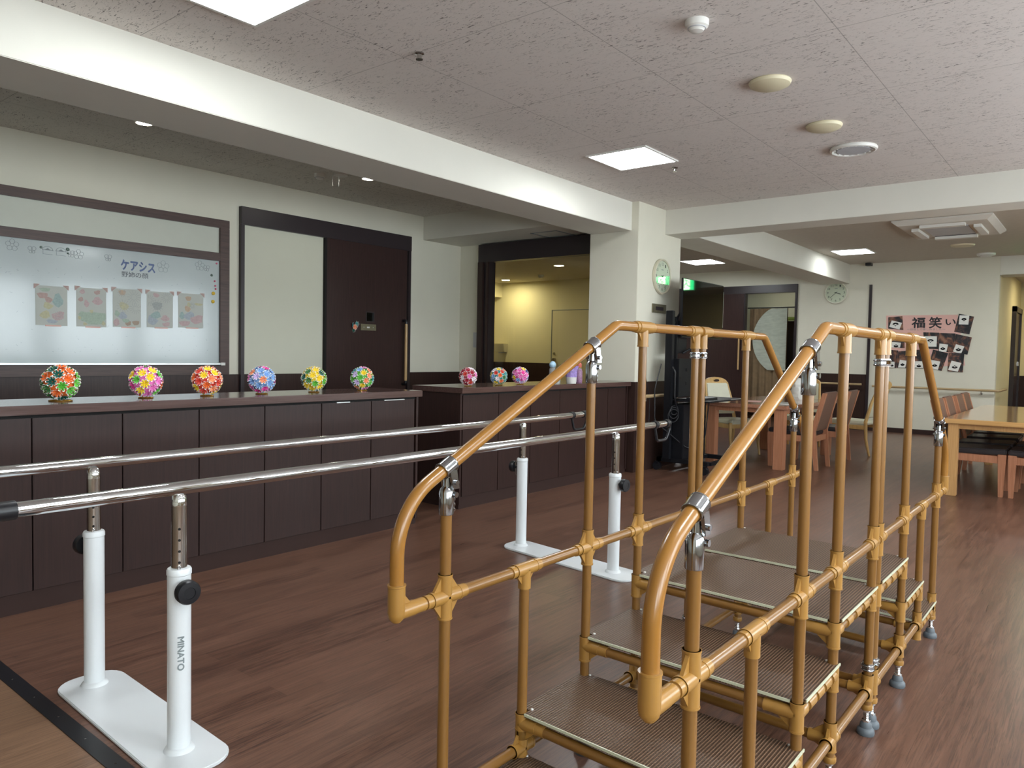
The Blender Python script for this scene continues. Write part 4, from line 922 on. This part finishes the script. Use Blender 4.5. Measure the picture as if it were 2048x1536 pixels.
MB().box((7.36, 3.72, 0.14), (7.42, 3.80, 1.76)).box((7.50, 3.735, 0.14), (7.54, 3.80, 1.70)).build('mast', M['black_metal'], TV, bevel=0.004)
MB().box((7.42, 3.66, 0.82), (7.74, 3.82, 1.24)).build('equipment_box', M['black_metal'], TV, bevel=0.006)
MB().box((7.44, 3.60, 0.14), (8.02, 3.80, 0.74)).build('lower_box', M['black_metal'], TV, bevel=0.006)
MB().box((7.45, 3.655, 1.02), (7.475, 3.662, 1.045)).box((7.60, 3.652, 0.95), (7.625, 3.661, 0.985)).box((7.60, 3.652, 1.10), (7.625, 3.661, 1.135)).build('box_slot', M['gap'], TV)
sh = MB().box((7.42, 3.30, 0.775), (8.42, 3.80, 0.792)).build('shelf', M['black_metal'], TV, bevel=0.003)
MB().box((8.0, 3.296, 0.788), (8.42, 3.302, 0.794)).build('shelf_edge', M['alu'], sh)
MB().box((7.5, 3.40, 0.793), (7.86, 3.60, 0.815)).build('set_top_box', M['black_plastic'], sh)
MB().path([(7.80, 3.68, 1.24), (7.82, 3.60, 1.42), (7.62, 3.72, 1.30)], 0.012, 0.03).path([(7.45, 3.76, 1.60), (7.62, 3.76, 1.75)], 0.012, 0.0).path([(7.86, 3.70, 1.40), (7.86, 3.64, 1.34), (7.86, 3.64, 0.92)], 0.010, 0.03).build('support_arm', M['black_metal'], TV)
MB().box((7.54, 3.735, 1.30), (7.75, 3.79, 1.66)).box((7.60, 3.735, 1.52), (8.35, 3.76, 1.75)).build('mount_plate', M['black_metal'], TV)
cb = MB()
cb.path([(7.40, 3.86, 1.18), (7.30, 3.88, 0.9), (7.28, 3.86, 0.55), (7.5, 3.56, 0.25), (7.9, 3.55, 0.35), (8.05, 3.58, 0.75)], 0.006, 0.1, n=8)
cb.path([(7.36, 3.70, 1.15), (7.34, 3.66, 1.10), (7.34, 3.66, 0.82), (7.40, 3.66, 0.70)], 0.009, 0.04, n=8)
for k in range(3): cb.torus((7.36+0.01*k, 3.68, 0.62+0.03*k), 0.07-0.01*k, 0.006, (0.5, 1, 0.1), n=20, m=6)
cb.build('cable', M['black_plastic'], TV)
t = thing('television', 'large black flat television on the wheeled stand reflecting a green exit sign', 'television', (8.02, 3.70, 1.50))
MB().box((7.515, 3.685, 1.475), (8.605, 3.705, 2.125)).build('case', M['black_plastic'], t, bevel=0.004)
MB().box((7.525, 3.682, 1.485), (8.597, 3.6845, 2.117)).build('screen', M['screen'], t)
MB().box((8.600, 3.681, 1.62), (8.607, 3.687, 2.05)).build('side_edge', M['alu'], t)
MB().box((7.54, 3.705, 1.50), (8.45, 3.73, 2.00)).build('rear_cover', M['black_plastic'], t, bevel=0.01)

def clock(cx, cy, cz, r, nrm, right, label, hands, cap=M['clock_rim']):
    t = thing('wall_clock', label, 'clock', (cx, cy, cz-r)); n = Vector(nrm); rg = Vector(right); c = Vector((cx, cy, cz))
    MB().lathe([(r*0.97, 0.001), (r, 0.008), (r*0.985, 0.034), (r*0.93, 0.040), (r*0.875, 0.034), (r*0.865, 0.020)], c, nrm, 48).build('rim', cap, t)
    MB().lathe([(0.002, 0.018), (r*0.87, 0.018), (r*0.87, 0.021), (0.002, 0.021)], c, nrm, 48).build('dial', M['clock_face'], t)
    fc = c+n*0.0212
    for k in range(1, 13):
        a = PI/2-2*PI*k/12; q = fc+rg*(r*0.70*math.cos(a))+Vector((0, 0, 1))*(r*0.70*math.sin(a))
        text_mesh(str(k), r*(0.12 if k < 10 else 0.19), r*0.17, q, rg, (0, 0, 1), M['ink_black'], 'numeral', t, th=0.0008)
    hd = MB()
    for ang, ln, wd in hands:
        a = PI/2-ang; d = rg*math.cos(a)+Vector((0, 0, 1))*math.sin(a); hd.ribbon([fc+n*0.002-d*r*0.12, fc+n*0.002+d*ln*r], wd, nrm, 0.001)
    hd.disc(fc+n*0.002, r*0.05, nrm, 0.004); hd.build('hands', M['ink_black'], t)
    MB().box(c+rg*(-r*0.12)+n*0.0212+Vector((0, 0, r*0.36)), c+rg*(r*0.12)+n*0.0222+Vector((0, 0, r*0.40))).build('dial_mark', M['ink_grey'], t)
    MB().lathe([(0.002, 0.030), (r*0.88, 0.030), (r*0.88, 0.0315), (0.002, 0.0315)], c, nrm, 48).build('cover_glass', M['glass'], t)
clock(7.575, 3.99, 2.155, 0.20, (0, -1, 0), (1, 0, 0), 'round ivory wall clock on the white column with a green reflection', [(2*PI*(3.63/12), 0.45, 0.010), (2*PI*38/60, 0.65, 0.007)])
clock(XF, 3.982, 2.478, 0.205, (-1, 0, 0), (0, -1, 0), 'round pale wall clock on the far wall above the panelling', [(2*PI*(3.63/12), 0.42, 0.010), (2*PI*38/60, 0.66, 0.007)], M['clock_face'])
t = thing('name_plate', 'bronze rectangular plate on the white column below the clock', 'sign', (7.54, 3.985, 1.75))
MB().box((7.385, 3.974, 1.745), (7.70, 3.989, 1.845)).build('plate', M['plate'], t, bevel=0.002)
MB().box((7.45, 3.972, 1.775), (7.63, 3.975, 1.815)).build('inset', M['frame'], t)
MB().box((7.19, 3.975, 1.18), (7.26, 3.989, 1.30)).build('wall_switch', M['ivory2'], None, label='white wall socket plate on the column with a thin cord', cat='switch plate', bevel=0.002)
MB().path([(7.22, 3.968, 1.18), (7.23, 3.95, 1.0), (7.30, 3.94, 0.8), (7.28, 3.93, 0.5)], 0.004, 0.05, n=8).build('power_cord', M['black_plastic'], None, label='thin dark cord hanging from the socket on the column', cat='cord')
# exit sign hanging at far right, seen only in reflections
t = thing('exit_sign', 'green emergency exit sign hanging at the far right, seen mirrored in the television', 'exit sign', (14.2, 0.47, 2.68))
ex, ey, ez = 14.20, 0.47, 2.78; hw, hh = 0.17, 0.15
MB().box((ex, ey-hw-0.012, ez-hh-0.012), (ex+0.05, ey+hw+0.012, ez+hh+0.012)).cyl((ex+0.025, ey, ez+hh), (ex+0.025, ey, ZF), 0.01).build('housing', M['ivory2'], t)
MB().box((ex-0.003, ey-hw, ez-hh), (ex, ey+hw, ez+hh)).build('green_face', M['exit_green'], t)
MB().box((ex-0.005, ey-hw*0.48, ez-hh*0.95), (ex-0.0032, ey+hw*0.48, ez+hh*0.95)).build('doorway_symbol', M['exit_white'], t)
mm = MB(); P_ = lambda a, b: (ex-0.006, ey-a, ez+b)
mm.disc(P_(0.02, 0.085), 0.02, (-1, 0, 0), 0.001); mm.ribbon([P_(0.005, 0.055), P_(-0.015, -0.01), P_(0.035, -0.045), P_(0.03, -0.11)], 0.022, (-1, 0, 0)); mm.ribbon([P_(-0.015, -0.01), P_(-0.03, -0.06), P_(-0.075, -0.08)], 0.02, (-1, 0, 0)); mm.ribbon([P_(0.03, 0.05), P_(0.06, 0.01)], 0.014, (-1, 0, 0)); mm.ribbon([P_(0.0, 0.05), P_(-0.05, 0.03), P_(-0.06, -0.01)], 0.014, (-1, 0, 0))
mm.build('running_figure', M['exit_green'], t)

# ================================================================== FAR WALL: POSTER COLLAGE
XP = XF-0.003
t = thing('poster_collage', 'pink banner with brush lettering and eleven photo prints on the white far wall', 'poster', (XF, 2.5, 1.1))
def wpoly(pts, x, th=0.0012): return MB().prism([Vector((x, a, b)) for a, b in pts], (-th, 0, 0))
wpoly([(3.131, 2.047), (2.036, 2.045), (1.90, 1.20), (3.082, 1.124)], XP).build('backing_paper', M['pink_paper'], t)
prints = [[(3.095, 2.016), (2.871, 2.034), (2.847, 1.793), (3.088, 1.819)], [(2.019, 2.061), (1.801, 2.009), (1.856, 1.716), (2.079, 1.761)],
 [(3.024, 1.678), (2.823, 1.665), (2.816, 1.479), (3.048, 1.485)], [(2.536, 1.754), (2.297, 1.745), (2.301, 1.468), (2.514, 1.474)], [(2.293, 1.741), (2.056, 1.732), (2.09, 1.413), (2.299, 1.427)], [(2.052, 1.724), (1.819, 1.667), (1.871, 1.38), (2.091, 1.422)],
 [(3.078, 1.451), (2.914, 1.436), (2.934, 1.132), (3.074, 1.128)], [(2.91, 1.423), (2.723, 1.438), (2.757, 1.133), (2.93, 1.137)], [(2.671, 1.451), (2.44, 1.458), (2.516, 1.135), (2.659, 1.136)], [(2.377, 1.459), (2.15, 1.40), (2.236, 1.098), (2.443, 1.158)], [(2.144, 1.409), (1.917, 1.404), (1.926, 1.087), (2.15, 1.096)]]
faces = [(.5, .35, .36, .8, .55), (.42, .72, .26, 1, 0.1), (.4, .22, .30, .6, .2), (.45, .45, .33, 1.1, 0), (.3, .2, .24, .8, .3), (.35, .22, .26, .7, .6), (.5, .15, .2, .8, 0), (.5, .22, .26, .8, .3), (.5, .15, .24, .7, 0), (.4, .22, .26, .8, .4), (.45, .28, .30, .9, .5)]
for i, (q, (u, v, sz, asp, rot)) in enumerate(zip(prints, faces)):
    x_ = XP-0.002-0.0006*i; pr = wpoly(q, x_).build('photo_print', M['photo'], t)
    a, b, c_, d = [Vector((0, p[0], p[1])) for p in q]
    cc = (d*(1-u)+c_*u)*(1-v)+(a*(1-u)+b*u)*v; w_ = (a-b).length; h_ = (a-d).length
    cr = [(cc.y+(-0.5 if k in (0, 3) else 0.5)*w_*sz*2.4*math.cos(rot)-(0.5 if k < 2 else -0.5)*h_*sz*math.sin(rot), cc.z+(0.5 if k < 2 else -0.5)*h_*sz*1.9*math.cos(rot)+(-0.5 if k in (0, 3) else 0.5)*w_*sz*2.0*0.9*math.sin(rot)*0.6) for k in range(4)]
    cr = [(min(max(y_, min(p[0] for p in q)+.008), max(p[0] for p in q)-.008), min(max(z_, min(p[1] for p in q)+.008), max(p[1] for p in q)-.008)) for y_, z_ in cr]
    fcm = wpoly(cr, x_-0.0012, 0.0003).build('face_paper', M['paper'], pr)
    hm = MB(); r_ = w_*sz*0.5
    sgn = 1 if i in (0, 1, 3) else -1
    hm.ribbon([(x_-0.0017, cc.y+r_*math.cos(aa), cc.z+sgn*r_*0.7*math.sin(aa)) for aa in [PI*(0.12+0.76*k/8) for k in range(9)]], 0.022, (-1, 0, 0), 0.0004)
    for s2 in (-1, 1): hm.disc((x_-0.0017, cc.y+s2*r_*0.4, cc.z), 0.008, (-1, 0, 0), 0.0004, 8)
    hm.disc((x_-0.0017, cc.y, cc.z-sgn*r_*0.35), 0.009, (-1, 0, 0), 0.0004, 8); hm.build('drawn_face', M['ink_black'], fcm)
text_mesh('福', 0.20, 0.175, (XP-0.002, 2.618, 1.918), (0, -1, 0), (0, 0, 1), M['ink_black'], 'brush_character', t, bold=0.025)
text_mesh('笑', 0.185, 0.185, (XP-0.002, 2.362, 1.916), (0, -1, 0), (0, 0, 1), M['ink_black'], 'brush_character', t, bold=0.025)
text_mesh('い', 0.145, 0.095, (XP-0.002, 2.135, 1.922), (0, -1, 0), (0, 0, 1), M['ink_black'], 'brush_character', t, bold=0.02)
text_mesh('〜目隠しで楽しみました〜', 0.58, 0.036, (XP-0.002, 2.50, 1.803), (0, -1, 0), (0, 0, 1), M['ink_grey'], 'small_lettering', t)

# far doorway: glass, curtain with pale moon
t = thing('glass_screen', 'tall clear pane in the far doorway with a clock reflected in it', 'glass', (XF+0.05, 5.2, 0))
MB().box((XF+0.05, 4.71, 0.02), (XF+0.056, 5.68, 2.52)).build('pane', M['glass'], t)
rg_ = MB(); rg_.torus((XF+0.048, 5.50, 2.20), 0.19, 0.006, (1, 0, 0), n=30, m=6, arc=(PI*0.5-1.7+PI/2*0, PI*0.5+1.7))
t = thing('door_curtain', 'brown hanging curtain with a huge pale moon shape in the far doorway', 'curtain', (XF+0.3, 5.3, 0.0))
cv = MB(); n_ = 60; y0_, y1_ = 5.70, 4.95
vs = []; 
for i in range(n_+1):
    u = i/n_; y_ = y0_+(y1_-y0_)*u; x_ = XF+0.30+0.018*math.sin(u*34)+0.01*math.sin(u*13)
    vs += [(x_, y_, 0.35), (x_, y_, 2.24)]
fs = [(2*i, 2*i+2, 2*i+3, 2*i+1) for i in range(n_)]; cv.add(vs, fs)
cv2 = MB(); cv.add([(v[0]+0.004, v[1], v[2]) for v in vs], [tuple(reversed(f)) for f in fs])
cv.build('cloth', M['curtain'], t)
mo = MB(); R_m = 0.72; cm_ = (4.90, 1.62); pts = []
for i in range(41):
    a = PI*0.5-0.0+PI*(i/40)*0.0
arc = []
for i in range(31):
    a = math.radians(62+ (236-62)*i/30) ; yy = cm_[0]-R_m*math.cos(a); zz = cm_[1]+R_m*1.0*math.sin(a)
    arc.append((yy, zz))
arc = [(yy, zz) for yy, zz in arc if yy >= 4.95]
arc = [(min(y_, 5.69), min(z_, 2.235)) for y_, z_ in arc]
top_y = arc[0][0]; 
poly = [Vector((XF+0.268, y_, z_)) for y_, z_ in arc]+[Vector((XF+0.268, 4.95, arc[-1][1])), Vector((XF+0.268, 4.95, arc[0][1]))]
mo.prism(poly, (-0.003, 0, 0)); mo.build('moon_applique', M['moon'], t)
MB().cyl((XF+0.30, 4.71, 2.255), (XF+0.30, 5.75, 2.255), 0.012).build('curtain_rod', M['black_plastic'], t)
t = thing('notice_column', 'narrow dark framed fitting with a lit blue strip at the right edge of the far doorway', 'lit fitting', (15.6, 4.9, 0))
MB().box((15.3, 4.86, 0.0), (15.34, 5.19, 2.02)).build('frame', M['frame'], t)
MB().box((15.285, 4.90, 1.25), (15.299, 5.02, 1.86)).build('lit_strip', M['lit_white'], t)
MB().box((15.26, 4.90, 2.03), (15.35, 5.18, 2.10)).build('top_box', pbr('olive_box', '8A9A3A', 0.6), t)

# ================================================================== TABLES AND CHAIRS
def table(name, x0, x1, y0, y1, z, top_m, leg_m, label, lw=0.085, th=0.045):
    t = thing(name, label, 'table', ((x0+x1)/2, (y0+y1)/2, 0))
    MB().box((x0, y0, z-th), (x1, y1, z)).build('tabletop', top_m, t, bevel=0.006)
    MB().box((x0+0.06, y0+0.06, z-th-0.05), (x1-0.06, y1-0.06, z-th)).build('apron', leg_m, t)
    for x in (x0+0.03, x1-0.03-lw):
        for y in (y0+0.04, y1-0.04-lw): MB().box((x, y, 0), (x+lw, y+lw, z-th)).build('leg', leg_m, t, bevel=0.004)
    return t
table('dining_table', 8.0, 10.9, 0.27, 1.22, 0.73, M['table'], M['table_leg'], 'large light wood dining table at the right edge, glossy top')
table('dining_table', 8.36, 10.3, 2.80, 3.80, 0.73, M['table_r'], M['chair_r'], 'reddish wood dining table behind the stairs, papers on top', 0.11)
MB().box((8.15, 0.75, 0.655), (8.3, 0.9, 0.665)).box((8.15, 0.55, 0.655), (8.3, 0.68, 0.665)).build('metal_strip', M['alu'], [o for o in bpy.data.objects if o.name == 'dining_table'][0])
def chair_brown():
    t = thing('dining_chair', '', 'chair', (0, 0, 0))
    w_, f_, b_ = 0.225, 0.26, -0.26
    MB().hexa([(-w_, b_+.02, 0.385), (w_, b_+.02, 0.385), (w_, f_, 0.395), (-w_, f_, 0.395)], [(-w_, b_+.02, 0.435), (w_, b_+.02, 0.435), (w_, f_, 0.45), (-w_, f_, 0.45)]).build('seat', M['dark_vinyl'], t, bevel=0.012)
    MB().hexa([(-w_+.02, b_-.015, 0.44), (w_-.02, b_-.015, 0.44), (w_-.02, b_+.025, 0.44), (-w_+.02, b_+.025, 0.44)], [(-w_+.005, b_-.125, 0.89), (w_-.005, b_-.125, 0.89), (w_-.005, b_-.09, 0.89), (-w_+.005, b_-.09, 0.89)]).build('backrest', M['brown_vinyl'], t, bevel=0.008)
    for s in (-1, 1):
        x = s*w_
        MB().hexa([(x-.022, f_-.055, 0), (x+.022, f_-.055, 0), (x+.022, f_-.015, 0), (x-.022, f_-.015, 0)], [(x-.026, f_-.07, 0.40), (x+.026, f_-.07, 0.40), (x+.026, f_, 0.40), (x-.026, f_, 0.40)]).build('leg', M['chair_r'], t, bevel=0.003)
        MB().hexa([(x-.02, b_-.06, 0), (x+.02, b_-.06, 0), (x+.02, b_-.02, 0), (x-.02, b_-.02, 0)], [(x-.02, b_-.02, 0.44), (x+.02, b_-.02, 0.44), (x+.02, b_+.035, 0.44), (x-.02, b_+.035, 0.44)]).hexa([(x-.02, b_-.02, 0.44), (x+.02, b_-.02, 0.44), (x+.02, b_+.035, 0.44), (x-.02, b_+.035, 0.44)], [(x-.02, b_-.13, 0.88), (x+.02, b_-.13, 0.88), (x+.02, b_-.085, 0.88), (x-.02, b_-.085, 0.88)]).build('leg', M['chair_r'], t)
        MB().box((x-.016, b_, 0.315), (x+.016, f_-.04, 0.385)).build('side_rail', M['chair_r'], t, bevel=0.003)
    MB().box((-w_, f_-.05, 0.32), (w_, f_-.02, 0.385)).box((-w_, b_-.01, 0.32), (w_, b_+.02, 0.385)).build('seat_rail', M['chair_r'], t, bevel=0.003)
    return t
def chair_cream():
    t = thing('care_chair', '', 'chair', (0, 0, 0))
    w_, f_, b_ = 0.22, 0.25, -0.25
    MB().hexa([(-w_, b_, 0.40), (w_, b_, 0.40), (w_, f_, 0.40), (-w_, f_, 0.40)], [(-w_, b_, 0.45), (w_, b_, 0.45), (w_, f_, 0.46), (-w_, f_, 0.46)]).build('seat', M['cream_vinyl'], t, bevel=0.015)
    MB().hexa([(-w_, b_-.03, 0.50), (w_, b_-.03, 0.50), (w_, b_+.015, 0.50), (-w_, b_+.015, 0.50)], [(-.175, b_-.14, 0.91), (.175, b_-.14, 0.91), (.175, b_-.105, 0.91), (-.175, b_-.105, 0.91)]).build('backrest', M['cream_vinyl'], t, bevel=0.010)
    pts = []
    for i in range(13):
        a = PI*i/12; pts.append((0.19*math.cos(a), 0.0, 0.915+0.075*math.sin(a)))
    ro = [Vector((x, b_-.145-(z-.86)*.25, z)) for x, _, z in pts]+[Vector((-.185, b_-.14, 0.88)), Vector((.185, b_-.14, 0.88))]
    tp = MB().prism(ro, (0, 0.035, 0)).build('top_handle', M['chair_l'], t, bevel=0.004)
    MB().disc((0, b_-.165, 0.945), 0.025, (0, -1, 0), 0.002, 16, 1.6, 0.7).disc((0, b_-.115, 0.945), 0.025, (0, 1, 0), 0.002, 16, 1.6, 0.7).build('grip_hole', M['kick'], tp)
    for s in (-1, 1):
        x = s*w_
        MB().path([(x, f_-.02, 0.0), (x, f_-.045, 0.2), (x, f_-.02, 0.42), (x, f_-.02, 0.64)], [0.016]*1+[0.02]*0 or 0.018, 0.0) if False else None
        MB().sweep([(x, f_+.02, 0), (x, f_-.02, 0.2), (x, f_-.03, 0.42)], [0.014, 0.02, 0.023], 12).build('leg', M['chair_l'], t)
        MB().sweep([(x, b_-.06, 0), (x, b_-.01, 0.22), (x, b_, 0.45), (s*0.205, b_-.06, 0.70), (s*0.18, b_-.13, 0.92)], [0.014, 0.02, 0.023, 0.018, 0.015], 12).build('leg', M['chair_l'], t)
        MB().box((x-.014, b_, 0.345), (x+.014, f_-.02, 0.40)).build('side_rail', M['chair_l'], t, bevel=0.003)
    MB().box((-w_, f_-.045, 0.345), (w_, f_-.02, 0.40)).build('seat_rail', M['chair_l'], t)
    return t
cb0, cc0 = chair_brown(), chair_cream()
def place(o, first, x, y, rz, label, group):
    if first: o.location = (x, y, 0); o.rotation_euler = (0, 0, rz); o['label'] = label; o['group'] = group; return o
    c = copy_tree(o, None, (x, y, 0), rz, label); c['group'] = group; return c
GL, GR = 'chairs around the reddish table', 'chairs around the light wood table'
place(cb0, True, 8.92, 2.86, 0, 'brown backed wooden chair on the near right side of the reddish table', GL)
place(cb0, False, 9.70, 2.82, 0.05, 'brown backed wooden chair, second along the right side of the reddish table', GL)
place(cb0, False, 8.52, 0.99, PI, 'brown backed wooden chair, nearest on the left side of the light table', GR)
place(cb0, False, 9.15, 1.0, PI, 'brown backed wooden chair, second on the left side of the light table', GR)
place(cb0, False, 9.85, 1.0, PI, 'brown backed wooden chair, third on the left side of the light table', GR)
place(cb0, False, 10.5, 1.02, PI, 'brown backed wooden chair, farthest on the left side of the light table', GR)
place(cb0, False, 8.52, 0.46, 0, 'wooden chair on the right side of the light table, cut by the photo edge', GR)
place(cb0, False, 9.2, 0.46, 0, 'wooden chair under the light table beyond the one at the photo edge', GR)
place(cc0, True, 9.5, 3.88, PI-0.5, 'cream vinyl chair with a wooden handle top, left side of the reddish table', GL)
place(cc0, False, 10.75, 3.45, PI/2, 'wooden handle topped chair at the far end of the reddish table', GL)
place(cc0, False, 10.75, 2.70, -0.15, 'light wood chair farthest along the right side of the reddish table', GL)
# things on the reddish table
t = thing('plastic_bag', 'crumpled white plastic bag standing on the reddish table', 'bag', (9.95, 3.2, 0.73))
bm_ = MB(); rr = random.Random(5); prof = []; 
for i in range(9):
    h = i/8; prof.append((0.085*(1-0.15*h)+0.010*math.sin(i*2.3), 0.26*h*(1.0)))
bm_.lathe(prof+[(0.02, 0.28)], (9.95, 3.2, 0.73), n=11)
for v in bm_.v: v.x += rr.uniform(-.008, .008); v.y += rr.uniform(-.008, .008)
bm_.build('bag', M['paper'], t)
def sheets(x, y, a, m_, label, w_=0.3, h_=0.21):
    d = Vector((math.cos(a), math.sin(a), 0)); e = Vector((-math.sin(a), math.cos(a), 0)); c = Vector((x, y, 0.7305))
    MB().prism([c-d*w_/2-e*h_/2, c+d*w_/2-e*h_/2, c+d*w_/2+e*h_/2, c-d*w_/2+e*h_/2], (0, 0, 0.002)).build('paper_sheet', m_, None, label=label, cat='paper', smooth=False)
sheets(8.95, 3.42, 0.3, M['pink_paper'], 'pink leaflet lying on the reddish table')
sheets(8.72, 2.98, 1.2, M['paper'], 'white leaflets on the near right corner of the reddish table')
sheets(8.95, 3.0, 0.8, M['paper_aged'], 'grey printed leaflet beside the white ones on the reddish table')
print('OBJECTS', len(bpy.data.objects))
